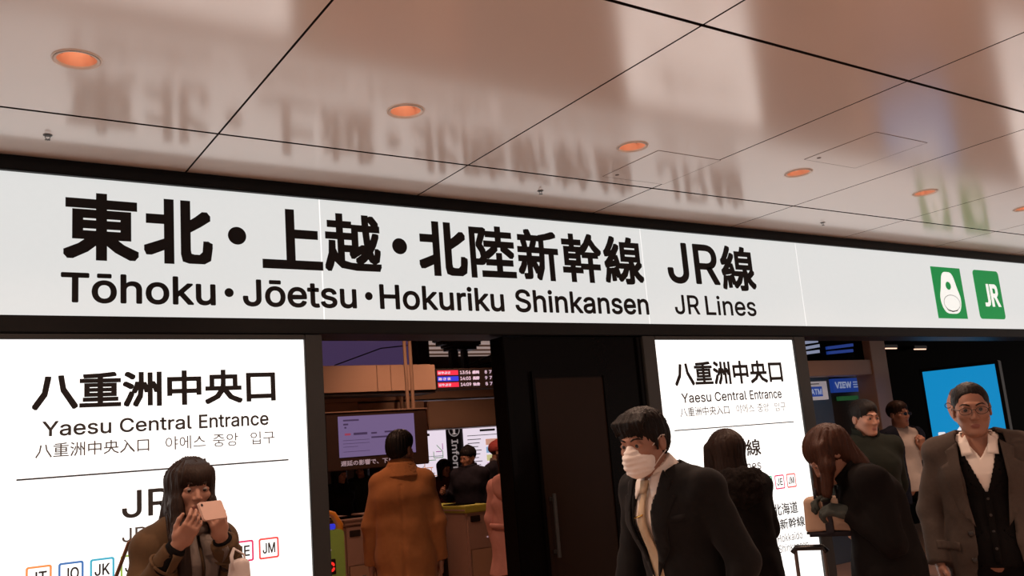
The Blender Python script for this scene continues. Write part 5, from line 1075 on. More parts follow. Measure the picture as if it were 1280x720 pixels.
def glasses(o, P, HR, hs, m):
    for e in (-1, 1):
        b = MB(); n = 28; pts = [(e*.033+.025*math.cos(2*math.pi*k/n), -.108, .001+.0165*math.sin(2*math.pi*k/n)*(1.0 if math.sin(2*math.pi*k/n) < 0 else .9)) for k in range(n+1)]
        b.tube(pts, .0014, 6)
        if e == 1: b.tube([(-.009, -.108, .004), (0, -.110, .007), (.009, -.108, .004)], .0014, 6)
        b.tube([(e*.057, -.107, .006), (e*.074, -.08, .008), (e*.081, .0, .008), (e*.082, .03, -.006)], .0016, 6)
        to_frame(b.build('glasses_frame', m, o, True), HR, P['head'], hs)
        b = MB(); b.lathe([(0, 0), (.0235, .0003)], 24, Matrix.Translation((e*.033, -.108, .001)) @ Matrix.Rotation(math.pi/2, 4, 'X') @ Matrix.Scale(.66, 4, (0, 1, 0)))
        to_frame(b.build('lens', m_glass, o, True), HR, P['head'], hs)
def buttons(o, pts, surf, m, r=.010):
    for x, z in pts:
        y = surf(x, z)
        if y is None: continue
        MB().lathe([(0, .004), (r*.7, .0045), (r, .003), (r, -.003)], 16, Matrix.Translation((x, y-.003, z)) @ Matrix.Rotation(math.pi/2, 4, 'X')).build('button', m, o, True)
def at_dep(px, py, d):
    q = CR*((px-640)/FPX)-CU*((py-360)/FPX)+CF; return Vector((0, 0, CAM_Z))+q*d
def coat(o, P, m, hem=.55, infl=.026, hem_r=(.24, .19), h=.010, sl=(.055, .053, .049, .046), wr=.005, seed=1, ext=.0, extra=None, hem_c=(0, 0), name='coat', coll=True, sleeves=True, freq=20):
    """closed coat or jacket: one piece from shoulders to hem"""
    lo, hi = bounds_of(P, .2); lo[2] = hem-.02; hi[2] = P['neck'][2]+.12; lo[0] -= .08; hi[0] += .08
    v = Vol(lo, hi, h); s = P['s']
    add_torso(v, P, infl, .05)
    pr = (.165*s+infl, .118*s+infl)
    if hem < P['pelvis'][2]-.05: v.add(ecap((hem_c[0], hem_c[1], hem-.05), P['pelvis'], hem_r, pr), .05)
    for n in 'lr': v.add(ell(P['sh_'+n], V3(.048, .050, .042)*s+infl*.3), .035)
    if sleeves: sleeve_prims(v, P, 0, .022, sl, ext)
    if extra: extra(v)
    v.keep((0, 0, 1), (0, 0, hem))
    nk = P['neck']; up = P['head']-nk; up = up/np.linalg.norm(up)
    if coll: v.cut(ecap(nk+up*.02, nk+up*.16, (.060*s, .062*s), (.085, .085)), .012)
    V, Q = v.mesh(); V = puff(V, Q, wrinkle(V, wr, freq, seed, (1, 1, .5))+wrinkle(V, wr*.35, freq*2.8, seed+9))
    q = mesh_obj(name, V, Q, m, o); return q, surf_fn(v)
def collar_ring(o, P, m, r0=(.082, .080), r1=(.076, .074), hgt=.055, th=.010, opening=0, name='collar', dz=.0, flare=0):
    nk = P['neck']; up = P['head']-nk; up = up/np.linalg.norm(up); s = P['s']
    v = Vol(nk-.19, nk+.19, .0075); c0 = nk+up*(dz-.02)
    v.add(ecap(c0, c0+up*(hgt+.02), (r0[0]*s, r0[1]*s), (r1[0]*s+flare, r1[1]*s+flare), cut=True), .005); v.shell(th)
    if opening: v.cut(wedge(nk[2]-.2, nk[2]+.2, lambda z: -opening-.5*np.maximum(0, z-nk[2]), lambda z: opening+.5*np.maximum(0, z-nk[2]), nk[1]-.02), .004)
    V, Q = v.mesh(); return mesh_obj(name, V, Q, m, o)
# ------------------------------------------------------------------ man with a white mask, nearest to the lens
def mask_man():
    P = skeleton(1.72, pelvis=(0, .02, .94), waist=(0, .0, 1.08), chest=(0, -.045, 1.275), neck=(0, -.075, 1.425), head=(.0, -.150, 1.545),
        sh_l=(.192, -.04, 1.362), sh_r=(-.192, -.065, 1.362), el_l=(.275, .03, 1.105), el_r=(-.262, -.06, 1.10), wr_l=(.25, -.05, .86), wr_r=(-.245, -.17, .875),
        kn_l=(.10, -.16, .50), an_l=(.10, -.10, .09), kn_r=(-.09, .06, .49), an_r=(-.09, .22, .12))
    HR = rot(.30, .16, -.02); hs = .975
    hk = dict(curl=(.3, .35, .4, .45))
    o = person('man in a black suit and white face mask, walking before the dark door', at_dep(807, 575, 3.4), -54, P, HR,
        hands=[('l', (.0, -.3, -1), (-1, 0, 0), (0, -1, .2), hk), ('r', (.0, -.4, -1), (1, 0, 0), (0, -1, .2), hk)], h=.016, hh=.004, hs=hs)
    eyebrows(o, P, HR, hs, m_hblack, .0031)
    # hair: thick on top, fringe falling forwards
    v = hair_vol('m', .0052); v.add(ell((-.004, .004, .070), (.081, .092, .066)), .02); v.add(ell((0, .05, .0), (.074, .072, .075)), .02)
    hair_face_cut(v, top=.042, width=.070, low=-.060)
    rr = random.Random(5)
    for k in range(13):
        x = -.066+.011*k; zz = .054-.0009*abs(k-8)**2*.5+rr.uniform(-.012, .010)
        v.add(ecap((x*.8+.01, -.045, .108), (x*.95, -.078, .088), (.012, .012), (.011, .008)), .010)
        v.add(ecap((x*.95, -.078, .088), (x*1.02-.006, -.095+abs(x)*.42, zz+.012), (.011, .008), (.004, .004)), .008)
    for e in (-1, 1): v.add(cap((e*.074, -.030, .04), (e*.0745, -.020, -.022), .012, .005), .01)
    hair_obj(v, m_hblack, o, HR, P['head'], hs, .0032, 40, 2)
    # mask moulded over nose and chin
    v = Vol((-.10, -.15, -.14), (.10, .02, .03), .0038)
    v.add(ell((0, -.050, -.060), (.066, .066, .062)), .01); v.add(cap((0, -.092, -.006), (0, -.107, -.036), .016, .022), .02); v.add(ell((0, -.080, -.085), (.036, .036, .036)), .02)
    v.add(ell((0, -.098, -.055), (.034, .022, .036)), .015)
    v.keep((0, -1, .10), (0, -.034, -.05)); v.keep((0, -.25, 1), (0, -.08, -.121)); v.keep((0, -.30, -1), (0, -.085, .004))
    V, Q = v.mesh()
    pl = .0016*np.sign(np.sin((V[:, 2]+.02)*2*math.pi/.021))*(np.abs(V[:, 0]) < .058)*(V[:, 2] > -.10)*(V[:, 2] < -.012)
    V = puff(V, Q, pl+wrinkle(V, .0012, 120, 4)); mk = mesh_obj('face_mask', V, Q, m_mask, o); to_frame(mk, HR, P['head'], hs)
    for e in (-1, 1):
        b = MB(); b.tube([(e*.058, -.045, -.016), (e*.072, -.02, .002), (e*.083, .008, .022), (e*.087, .024, .018)], .0022, 8); b.tube([(e*.055, -.040, -.088), (e*.068, -.012, -.062), (e*.083, .020, -.038)], .0022, 8)
        to_frame(b.build('ear_loop', m_strap, mk, True), np.eye(3), V3(0, 0, 0)); q = mk.children[-1]; to_frame(q, HR, P['head'], hs)
    # shirt
    lo, hi = V3(-.26, -.32, .98), V3(.26, .15, 1.52)
    v = Vol(lo, hi, .008); add_torso(v, P, .006, .04, low=False)
    v.keep((0, 0, -1), (0, 0, 1.47))
    V, Q = v.mesh(); V = puff(V, Q, wrinkle(V, .0025, 45, 8, (1.2, 1, .4))); mesh_obj('shirt', V, Q, m_shirt, o)
    nk = P['neck']; up = (P['head']+HR@V3(0, .02, -.06)-nk); up /= np.linalg.norm(up)
    v = Vol(nk-.15, nk+.15, .0055); c0 = nk+up*.010+V3(0, .0, 0)
    v.add(ecap(c0-up*.03, c0+up*.040, (.079, .074), (.070, .066), cut=True), .005); v.shell(.006)
    v.cut(wedge(nk[2]-.15, nk[2]+.15, lambda z: -.010-.45*np.maximum(0, z-nk[2]+.015), lambda z: .010+.45*np.maximum(0, z-nk[2]+.015), nk[1]-.02), .003)
    V, Q = v.mesh(); mesh_obj('shirt_collar', V, Q, m_shirt, o)
    v = Vol(lo, hi, .012); add_torso(v, P, .010, .04, low=False); sf = surf_fn(v)
    zc = nk[2]-.035
    for e in (-1, 1):
        drape('collar_point', [(e*.012, zc+.02), (e*.062, zc+.048), (e*.078, zc-.020), (e*.050, zc-.052)], sf, m_shirt, o, .012, .004)
    tie = drape('tie', [(-.016, zc+.012), (.016, zc+.012), (.012, zc-.028), (.036, zc-.34), (.0, zc-.40), (-.036, zc-.34), (-.012, zc-.028)], sf, m_tie, o, .010, .006)
    drape('tie_knot', [(-.020, zc+.016), (.020, zc+.016), (.013, zc-.030), (-.013, zc-.030)], sf, m_tie, tie, .014, .012)
    drape('tie_clip', [(-.034, zc-.122), (.016, zc-.110), (.016, zc-.104), (-.034, zc-.116)], sf, m_gold, tie, .018, .003)
    # jacket
    lo, hi = bounds_of(P, .16); lo[2] = .74; hi[2] = 1.5
    def field(infl, h):
        v = Vol(lo, hi, h); s = P['s']
        add_torso(v, P, infl, .05)
        v.add(ecap((0, .01, .76), P['pelvis'], (.205, .150), (.190, .140), cut=False), .05)
        for n in 'lr': v.add(ell(P['sh_'+n]+V3(0, 0, .004), V3(.052, .054, .044)+infl*.3), .03)
        return v
    v = field(.024, .0075); sleeve_prims(v, P, .006, .022, (.058, .054, .048, .042), .0)
    v.keep((0, 0, 1), (0, 0, .775)); sj = surf_fn(v); v.shell(.014)
    zt, zb = 1.47, 1.045
    wd = lambda z: np.clip(.018+(z-zb)*.155, .004, .09)
    v.cut(wedge(zb, 1.6, lambda z: -wd(z), wd, -.05), .006); v.cut(wedge(.7, zb+.002, lambda z: -.0025+0*z, lambda z: .0025+np.maximum(0, (.95-z))*.35, -.02), .004)
    v.cut(ecap(P['neck']-V3(0, 0, .05), P['neck']+V3(0, -.03, .12), (.066, .066), (.080, .080)), .01)
    V, Q = v.mesh(); V = puff(V, Q, wrinkle(V, .0045, 22, 11, (1, 1, .55))+wrinkle(V, .0015, 60, 12)); mesh_obj('suit_jacket', V, Q, m_suit, o)
    for e in (-1, 1):
        drape('lapel', [(e*.010, zb+.005), (e*.046, zb+.13), (e*.078, zb+.30), (e*.076, zb+.395), (e*.128, zb+.355), (e*.118, zb+.315), (e*.150, zb+.30), (e*.095, zb+.12)], sj, m_suit, o, .002, .005)
    drape('breast_pocket', [(.085, 1.245), (.175, 1.262), (.175, 1.285), (.085, 1.268)], sj, m_suit, o, .0, .004)
    buttons(o, [(.006, zb-.015), (.012, zb-.125)], sj, m_button)
    trousers(o, P, m_suit); shoes(o, P)
    return o
mask_man()
# ------------------------------------------------------------------ woman photographing or reading her phone, before the left light box
def phone_woman():
    H = 1.61
    P = skeleton(H, True); s = P['s']
    P.update(neck=V3(0, -.01, 1.372), head=V3(.004, -.058, 1.510), sh_l=V3(.142, .0, 1.295), sh_r=V3(-.142, .0, 1.295), el_r=V3(-.225, -.05, 1.10), wr_r=V3(-.122, -.225, 1.312), el_l=V3(.195, -.07, 1.09), wr_l=V3(.045, -.225, 1.322))
    HR = rot(-.16, .09, .03); hs = .965
    o = person('woman in an olive-brown trench coat holding a pink-beige phone in both hands', at_dep(239, 606, 3.62), 24, P, HR, h=.016, hh=.004, hs=hs, gaze=.45,
        hands=[('r', (.42, -.55, .80), (.35, .75, .35), (.1, -.5, .85), dict(curl=(.55, .6, .65, .7), thumb=(.5, .3, .3))), ('l', (-.42, -.50, .80), (-.30, .80, .35), (-.1, -.5, .85), dict(curl=(.55, .6, .65, .7), thumb=(.5, .3, .3)))])
    eyebrows(o, P, HR, hs, m_hbrown, .0026)
    # long hair with a fringe, falling over the shoulders
    c = P['head']
    lo, hi = c+V3(-.24, -.24, -.34), c+V3(.24, .24, .17); v = Vol(lo, hi, .0062)
    v.add(moved(ell((0, .018, .038), (.086, .106, .092)), HR, c, hs), .01)
    g = lambda x, y, z: c+HR@V3(x, y, z)*hs
    v.add(ecap(g(0, .06, .03), c+V3(0, .075, -.20), (.085, .050), (.115, .045)), .04)
    for e in (-1, 1):
        v.add(ecap(g(e*.058, -.005, .055), g(e*.064, -.030, -.070), (.050, .022), (.044, .022), (.2, 1, 0)), .035)
        v.add(ecap(g(e*.064, -.030, -.070), c+V3(e*.082, -.080, -.19), (.044, .024), (.030, .034), (.2, 1, 0)), .035)
        v.add(ecap(c+V3(e*.082, -.080, -.19), c+V3(e*.085, -.120, -.32), (.030, .034), (.012, .024), (.2, 1, 0)), .03)
    v.cut(moved(ell((0, -.135, -.06), (.054, .080, .094)), HR, c, hs), .01)
    V, Q = v.mesh()
    V = puff(V, Q, strands(V-c, .0032, 34, 4, (0, 0, -.05))); mesh_obj('hair', V, Q, m_hbrown, o)
    rr = random.Random(2); paths = []
    for k in range(17):
        x = -.056+.007*k; zb = .026-.10*max(0, abs(x)-.035)-rr.uniform(0, .012)
        paths.append([tuple(g(x*.55, -.030, .118)), tuple(g(x*.85, -.078, .094)), tuple(g(x*.98, -.1015+abs(x)*.25, .060)), tuple(g(x*1.02, -.1005+abs(x)*.42, zb))])
    locks('fringe', paths, m_hbrown, o, .0072)
    paths = []
    for e in (-1, 1):
        for k in range(11):
            a = rr.uniform(0, 1); x0 = e*(.066+.008*a); y0 = -.05+.11*a
            pt = [tuple(g(e*.05, .0, .12)), tuple(g(x0*1.13, y0*.8, .03)), tuple(g(x0*1.2, y0-.01, -.07)), tuple(c+V3(e*(.092+.025*rr.random()), -.085+.05*a, -.17)), tuple(c+V3(e*(.085+.03*rr.random()), -.12+.07*a, -.27-.06*rr.random()))]
            paths.append(pt)
    locks('loose_strands', paths, m_hbrown, o, .0062)
    # scarf, coat
    _, sf = coat(o, P, m_trench, .50, .024, (.24, .19), .009, (.054, .054, .051, .047), .006, 4, -.10)
    b = MB(); nk = P['neck']
    for k in range(3):
        n = 28; b.tube([(nk[0]+(.078-.004*k)*math.cos(2*math.pi*i/n), nk[1]-.012+(.080-.004*k)*math.sin(2*math.pi*i/n), nk[2]-.012+.024*k+.014*math.sin(2*math.pi*i/n+k)) for i in range(n+1)], .022, 10)
    b.build('scarf', m_scarf, o, True)
    drape('scarf_end', [(-.062, 1.33), (-.005, 1.335), (-.008, 1.02), (-.055, 1.03)], sf, m_scarf, o, .008, .014, .02); drape('scarf_end', [(.010, 1.335), (.06, 1.33), (.058, 1.06), (.014, 1.05)], sf, m_scarf, o, .008, .014, .02)
    for e in (-1, 1):
        drape('lapel', [(e*.062, 1.30), (e*.150, 1.285), (e*.165, 1.21), (e*.115, 1.09), (e*.075, 1.10)], sf, m_trench, o, .003, .007)
        drape('pocket_flap', [(e*.10, .90), (e*.20, .93), (e*.195, .965), (e*.095, .935)], sf, m_trench, o, .002, .006)
    buttons(o, [(-.075, 1.06), (.075, 1.06), (-.08, .95), (.08, .95)], sf, m_button, .013)
    b = MB(); n = 30
    for n_, e in (('r', -1), ('l', 1)):
        w_, d_ = P['wr_'+n_], P['wr_'+n_]-P['el_'+n_]; d_ = d_/np.linalg.norm(d_)
        v = Vol(w_-d_*.04-.11, w_+.11, .006); v.add(cap(w_-d_*.10, w_-d_*.012, .047, .036, True), .005); V, Q = v.mesh(); V = puff(V, Q, wrinkle(V, .002, 70, 5)); mesh_obj('knit_cuff', V, Q, m_knit, o)
        a = w_-d_*.10; u = np.cross(d_, V3(0, 0, 1)); u /= np.linalg.norm(u); t_ = np.cross(d_, u)
        MB().tube([a+(u*math.cos(2*math.pi*k/n)+t_*math.sin(2*math.pi*k/n))*.0525 for k in range(n+1)], .006, 8).build('sleeve_strap', m_trench, o, True)
    trousers(o, P, m_trous); shoes(o, P)
    # phone in both hands
    m_case = mat('pink_beige_phone_case', (.62, .40, .32), rough=.4, noise_amt=.05); m_lens = mat('camera_glass', (.02, .015, .02), rough=.1)
    hp = Vector(o.location); R = Matrix.Rotation(o.rotation_euler.z, 4, 'Z')
    ph = empty('phone', hp+R.to_3x3()@Vector((-.035, -.325, 1.425))); ph.rotation_euler = (math.radians(-24), 0, o.rotation_euler.z+math.radians(22)); tag(ph, 'phone in a pink-beige case held in both hands by the woman at left', 'phone')
    MB().prism(rrect(-.060, .060, -.036, .036, .009), -.005, .005).build('case', m_case, ph)
    MB().prism(rrect(-.056, .056, -.033, .033, .006), .005, .0062).build('screen', m_blackgloss, ph)
    MB().lathe([(0, 0), (.0055, 0), (.0055, .0015), (0, .0015)], 16, Matrix.Translation((-.048, -.005, .024)) @ Matrix.Rotation(math.pi/2, 4, 'X')).build('camera_lens', m_lens, ph)
    # shoulder bag and pale cloth bag
    m_bag = mat('tan_leather_bag', (.26, .12, .055), rough=.5, noise_amt=.12)
    bg = empty('shoulder_bag', hp+R.to_3x3()@Vector((-.275, .03, .80))); bg.rotation_euler = (0, 0, o.rotation_euler.z+.3); tag(bg, 'brown leather shoulder bag at the hip of the woman with the phone', 'bag')
    v = Vol((-.11, -.2, -.16), (.11, .2, .16), .009); v.add(rbox((0, 0, -.02), (.06, .155, .115), r=.035), .01); v.add(rbox((0, 0, .08), (.035, .14, .045), r=.02), .05)
    V, Q = v.mesh(); V = puff(V, Q, wrinkle(V, .005, 28, 3)); mesh_obj('body', V, Q, m_bag, bg)
    MB().tube([(0, -.13, .1), (.05, -.08, .28), (.10, -.0, .52), (.115, .0, .545), (.10, .03, .52), (.04, .1, .28), (0, .13, .1)], .010, 8, flat=.5).build('strap', m_bag, bg, True)
    m_cloth = mat('pale_cotton_bag', (.60, .53, .50), rough=.85, noise_amt=.06)
    cb = empty('cloth_bag', hp+R.to_3x3()@Vector((.085, -.285, 1.055))); cb.rotation_euler = (0, 0, o.rotation_euler.z+.1); tag(cb, 'pale grey-white cloth bag hanging from the left forearm of the phone woman', 'bag')
    v = Vol((-.14, -.09, -.26), (.14, .09, .26), .008); v.add(ecap((0, 0, .16), (-.01, 0, -.17), (.048, .022), (.095, .042)), .03); v.keep((0, 0, 1), (0, 0, -.2))
    V, Q = v.mesh(); V = puff(V, Q, wrinkle(V, .006, 38, 7, (1, 1, .25))); mesh_obj('body', V, Q, m_cloth, cb)
    MB().tube([(-.03, -.01, .14), (-.03, .0, .19), (0, .03, .215), (.03, .01, .19), (.03, -.01, .14)], .008, 8, flat=.5).build('handle', m_cloth, cb, True)

# ------------------------------------------------------------------ man in the brown coat, walking in through the left opening
def brown_coat_man():
    P = skeleton(1.75, pelvis=(0, 0, .96), el_l=(.232, .02, 1.13), el_r=(-.228, .035, 1.13), wr_l=(.240, -.05, .885), wr_r=(-.232, -.03, .885), kn_l=(.1, -.12, .5), an_l=(.1, -.02, .09), kn_r=(-.1, .05, .5), an_r=(-.1, .18, .13))
    P['neck'] = V3(0, -.005, 1.475); P['head'] = V3(.0, -.03, 1.628); P['sh_l'] = V3(.152, .0, 1.412); P['sh_r'] = V3(-.152, .0, 1.412)
    HR = rot(-.42, .10, 0); hs = 1.03; hk = dict(curl=(.5, .6, .7, .75))
    o = person('man in a camel-brown overcoat seen from behind, walking towards the ticket gates', at_dep(500, 556, 6.25), 176, P, HR, h=.018, hh=.0052, hs=hs,
        hands=[('l', (0, -.15, -1), (-1, 0, 0), (0, -1, 0), dict(curl=(.9, 1.0, 1.05, 1.1))), ('r', (0, -.1, -1), (1, 0, 0), (0, -1, 0), hk)])
    v = hair_vol('m', .006); v.add(ell((0, -.01, .070), (.078, .09, .066)), .02); v.add(ell((0, .058, .0), (.072, .066, .072)), .02); hair_face_cut(v, .05, .066, -.052)
    hair_obj(v, m_hblack, o, HR, P['head'], hs, .0028, 46, 3)
    def extra(v): v.add(ecap((0, .06, 1.32), (0, .055, 1.05), (.165, .085), (.140, .075)), .05)
    q, sf = coat(o, P, m_camel, .42, .022, (.225, .20), .009, (.057, .056, .053, .050), .007, 12, .02, extra, (0, .02), freq=15)
    # centre back seam and vent
    cx = q.data
    for vv in cx.vertices:
        if vv.co.y > .03 and vv.co.z < 1.40:
            t = math.exp(-(vv.co.x/.012)**2)*.006; vv.co.y -= t
            if vv.co.z < .9: vv.co.y -= math.exp(-((vv.co.x-.006)/.016)**2)*.02*(0.9-vv.co.z)/.4
    collar_ring(o, P, m_camel, (.100, .098), (.086, .084), .070, .014, .03, dz=.012)
    v = Vol(P['neck']-.2, P['neck']+.2, .008); c0 = P['neck']
    v.add(ecap(c0+V3(0, .006, -.035), c0+V3(0, .0, .066), (.145, .126), (.092, .090), cut=True), .01); v.shell(.012); v.cut(rbox((0, c0[1]-.13, c0[2]), (.10, .10, .2)), .01)
    V, Q = v.mesh(); mesh_obj('collar_fall', V, Q, m_camel, o)
    trousers(o, P, m_trous); shoes(o, P)
    R = Matrix.Rotation(o.rotation_euler.z, 4, 'Z').to_3x3()
    bg = empty('briefcase', Vector(o.location)+R@Vector((.295, -.075, .36))); bg.rotation_euler = (0, 0, o.rotation_euler.z+math.pi/2); tag(bg, 'black bag with two long handles carried by the man in the brown coat', 'bag')
    MB().box(-.19, .19, -.05, .05, -.14, .14, .02).build('body', m_shoe, bg)
    for e in (-1, 1): MB().tube([(-.09, e*.035, .12), (-.07, e*.025, .30), (-.03, e*.012, .43), (.0, e*.006, .445), (.03, e*.012, .43), (.07, e*.025, .30), (.09, e*.035, .12)], .007, 8).build('handle', m_shoe, bg, True)

# ------------------------------------------------------------------ dark-coated woman before the right light box
def dark_coat_woman():
    P = skeleton(1.58, True); P['head'] = V3(0, -.05, 1.455); P['neck'] = V3(0, -.005, 1.325)
    P.update(sh_l=V3(.138, .0, 1.28), sh_r=V3(-.138, .0, 1.28), el_l=V3(.190, -.04, 1.06), wr_l=V3(.05, -.23, 1.18), el_r=V3(-.185, -.05, 1.05), wr_r=V3(-.03, -.24, 1.17))
    HR = rot(.1, .30, .0); hs = .97; hk = dict(curl=(.5, .6, .65, .7))
    o = person('woman in a long black coat with dark fur hood, standing behind the masked man', at_dep(907, 570, 4.75), 200, P, HR, h=.018, hh=.006, hs=hs,
        hands=[('l', (-.7, -.4, .5), (-.2, .8, .3), (0, -.4, .9), hk), ('r', (.7, -.4, .5), (.2, .8, .3), (0, -.4, .9), hk)])
    c = P['head']; g = lambda x, y, z: c+HR@V3(x, y, z)*hs
    v = Vol(c+V3(-.2, -.2, -.24), c+V3(.2, .2, .18), .0066); v.add(moved(ell((0, .018, .036), (.086, .104, .090)), HR, c, hs), .01)
    v.add(ecap(g(0, .05, .02), c+V3(0, .06, -.15), (.086, .06), (.088, .045)), .04)
    for e in (-1, 1): v.add(ecap(g(e*.066, 0, .03), c+V3(e*.082, -.02, -.13), (.03, .05), (.024, .035), (.2, 1, 0)), .03)
    v.cut(moved(ell((0, -.14, -.05), (.060, .085, .098)), HR, c, hs), .01)
    V, Q = v.mesh(); V = puff(V, Q, strands(V-c, .003, 36, 6)); mesh_obj('hair', V, Q, m_hbrown, o)
    def extra(v):
        v.add(ecap((0, .03, 1.24), (0, .03, .95), (.155, .105), (.165, .12)), .05)
    coat(o, P, m_bcoat, .50, .026, (.27, .22), .010, (.058, .060, .056, .050), .008, 21, .0, extra, (0, .02), freq=14)
    # fur hood lying round the neck
    b = Vol(P['neck']-.26, P['neck']+.26, .008); n = 22; nk = P['neck']
    for i in range(n):
        a = 2*math.pi*i/n; b.add(ell((nk[0]+.105*math.cos(a), nk[1]+.02+.100*math.sin(a), nk[2]-.03+.028*math.sin(a)), (.050, .050, .048)), .03)
    b.add(ell((0, nk[1]+.13, nk[2]-.06), (.12, .06, .09)), .05)
    V, Q = b.mesh(); V = puff(V, Q, wrinkle(V, .006, 90, 3)+wrinkle(V, .003, 240, 4)); mesh_obj('fur_hood', V, Q, m_fur, o)
    trousers(o, P, m_trous); shoes(o, P)

# ------------------------------------------------------------------ woman bending over her bag, right of the light box
def bending_woman():
    P = skeleton(1.60, True, pelvis=(0, -.045, .90)); P['waist'] = V3(0, -.05, 1.02); P['chest'] = V3(0, -.075, 1.20); P['neck'] = V3(0, -.14, 1.335); P['head'] = V3(0, -.235, 1.425)
    for n, e in (('l', 1), ('r', -1)):
        P['sh_'+n] = V3(e*.158, -.10, 1.295); P['hip_'+n] = V3(e*.085, -.045, .87)
    P.update(el_r=V3(-.205, -.06, 1.045), wr_r=V3(-.115, -.215, 1.20), el_l=V3(.205, -.06, 1.04), wr_l=V3(.10, -.20, 1.17))
    HR = rot(.0, .78, .0); hs = .97; hk = dict(curl=(.7, .75, .8, .8))
    m_glove = mat('grey_green_glove', (.035, .040, .034), rough=.9, noise_amt=.2, noise_scale=60)
    o = person('woman in a black coat bending over her beige bag, brown hair falling forward', at_dep(1034, 564, 4.15), -78, P, HR, h=.018, hh=.006, hs=hs,
        hands=[('r', (.3, -.8, .15), (.5, 0, -.9), (.4, -.4, .2), hk), ('l', (-.3, -.8, .15), (-.5, 0, -.9), (-.4, -.4, .2), hk)])
    c = P['head']; g = lambda x, y, z: c+HR@V3(x, y, z)*hs
    v = Vol(c+V3(-.2, -.25, -.28), c+V3(.2, .25, .2), .0066); v.add(moved(ell((0, .018, .036), (.087, .106, .092)), HR, c, hs), .01)
    v.add(ecap(g(0, .07, .02), P['neck']+V3(0, .03, .03), (.080, .060), (.085, .05)), .05)
    for e in (-1, 1):
        v.add(ecap(g(e*.066, -.01, .05), g(e*.082, -.055, -.02), (.032, .06), (.03, .055), (.2, 1, 0)), .03); v.add(ecap(g(e*.082, -.055, -.02), c+V3(e*.085, -.045, -.17), (.03, .055), (.022, .03), (.2, 1, 0)), .03)
    v.cut(moved(ell((0, -.15, -.045), (.056, .090, .090)), HR, c, hs), .01)
    V, Q = v.mesh(); V = puff(V, Q, strands(V-c, .003, 36, 9)); mesh_obj('hair', V, Q, m_hred, o)
    def extra(v): v.add(ecap((0, -.05, 1.24), (0, -.02, .95), (.160, .10), (.165, .115)), .05)
    coat(o, P, m_bcoat, .45, .028, (.22, .185), .010, (.066, .062, .056, .050), .007, 31, -.02, extra, (0, -.02), freq=15)
    collar_ring(o, P, m_bcoat, (.095, .095), (.09, .09), .05, .014)
    for n in 'lr':
        w_, d_ = P['wr_'+n], P['wr_'+n]-P['el_'+n]; d_ = d_/np.linalg.norm(d_); v = Vol(w_-.14, w_+.17, .0062)
        hand_prims(v, w_, (.3 if n == 'r' else -.3, -.8, .15), (.5 if n == 'r' else -.5, 0, -.9), (.4 if n == 'r' else -.4, -.4, .2), s=P['s']*1.0, **hk); v.add(cap(w_-d_*.08, w_, .036, .034), .02); v.F -= .003
        V, Q = v.mesh(); mesh_obj('glove', V, Q, m_glove, o)
    trousers(o, P, m_trous); shoes(o, P)
    R = Matrix.Rotation(o.rotation_euler.z, 4, 'Z').to_3x3(); L0 = Vector(o.location)
    m_tote = mat('beige_canvas', (.46, .31, .22), rough=.8, noise_amt=.06); m_band2 = mat('dark_webbing', (.018, .013, .018), rough=.8)
    bg = empty('handbag', L0+R@Vector((-.085, -.245, 1.145))); bg.rotation_euler = (0, 0, o.rotation_euler.z+math.radians(70)); tag(bg, 'beige canvas bag with dark stripe and base held by the bending woman', 'bag')
    v = Vol((-.2, -.12, -.16), (.2, .12, .16), .008); v.add(rbox((0, 0, 0), (.110, .055, .085), r=.022), .01); v.keep((0, 0, 1), (0, 0, -.068)); V, Q = v.mesh(); V = puff(V, Q, wrinkle(V, .004, 26, 2)); mesh_obj('body', V, Q, m_tote, bg)
    MB().box(-.108, .108, -.054, .054, -.092, -.058, .012).build('base', m_band2, bg)
    for e in (-1, 1):
        MB().box(-.018, .018, e*.0545-.006, e*.0545+.006, -.075, .085, .003).build('stripe', m_band2, bg)
        MB().tube([(-.05, e*.045, .075), (-.045, e*.03, .125), (0, e*.018, .145), (.045, e*.03, .125), (.05, e*.045, .075)], .008, 8, flat=.5).build('handle', m_band2, bg, True)
    m_alu = mat('suitcase_shell', (.16, .12, .10), rough=.35, metal=.3)
    sc = empty('suitcase', L0+R@Vector((-.10, -.365, 0))); sc.rotation_euler = (0, 0, o.rotation_euler.z+math.radians(70)); tag(sc, 'ribbed trolley suitcase with a raised black handle beside the bending woman', 'suitcase')
    b = MB(); b.box(-.17, .17, -.10, .10, .05, .50, .03)
    for k in range(9): b.box(-.15+.0375*k-.008, -.15+.0375*k+.008, -.107, .107, .08, .47, .004)
    b.build('shell', m_alu, sc)
    MB().tube([(-.065, .06, .48), (-.065, .06, .985)], .009).build('handle_rod', m_alu, sc); MB().tube([(.065, .06, .48), (.065, .06, .985)], .009).build('handle_rod', m_alu, sc)
    MB().tube([(-.078, .06, .975), (-.06, .06, .998), (.06, .06, .998), (.078, .06, .975)], .014, 10).build('grip', m_shoe, sc, True)
    for ex in (-1, 1):
        for ey in (-1, 1): MB().lathe([(0, -.012), (.025, -.012), (.025, .012), (0, .012)], 16, Matrix.Translation((ex*.14, ey*.07, .026)) @ Matrix.Rotation(math.pi/2, 4, 'Y')).build('wheel', m_shoe, sc)

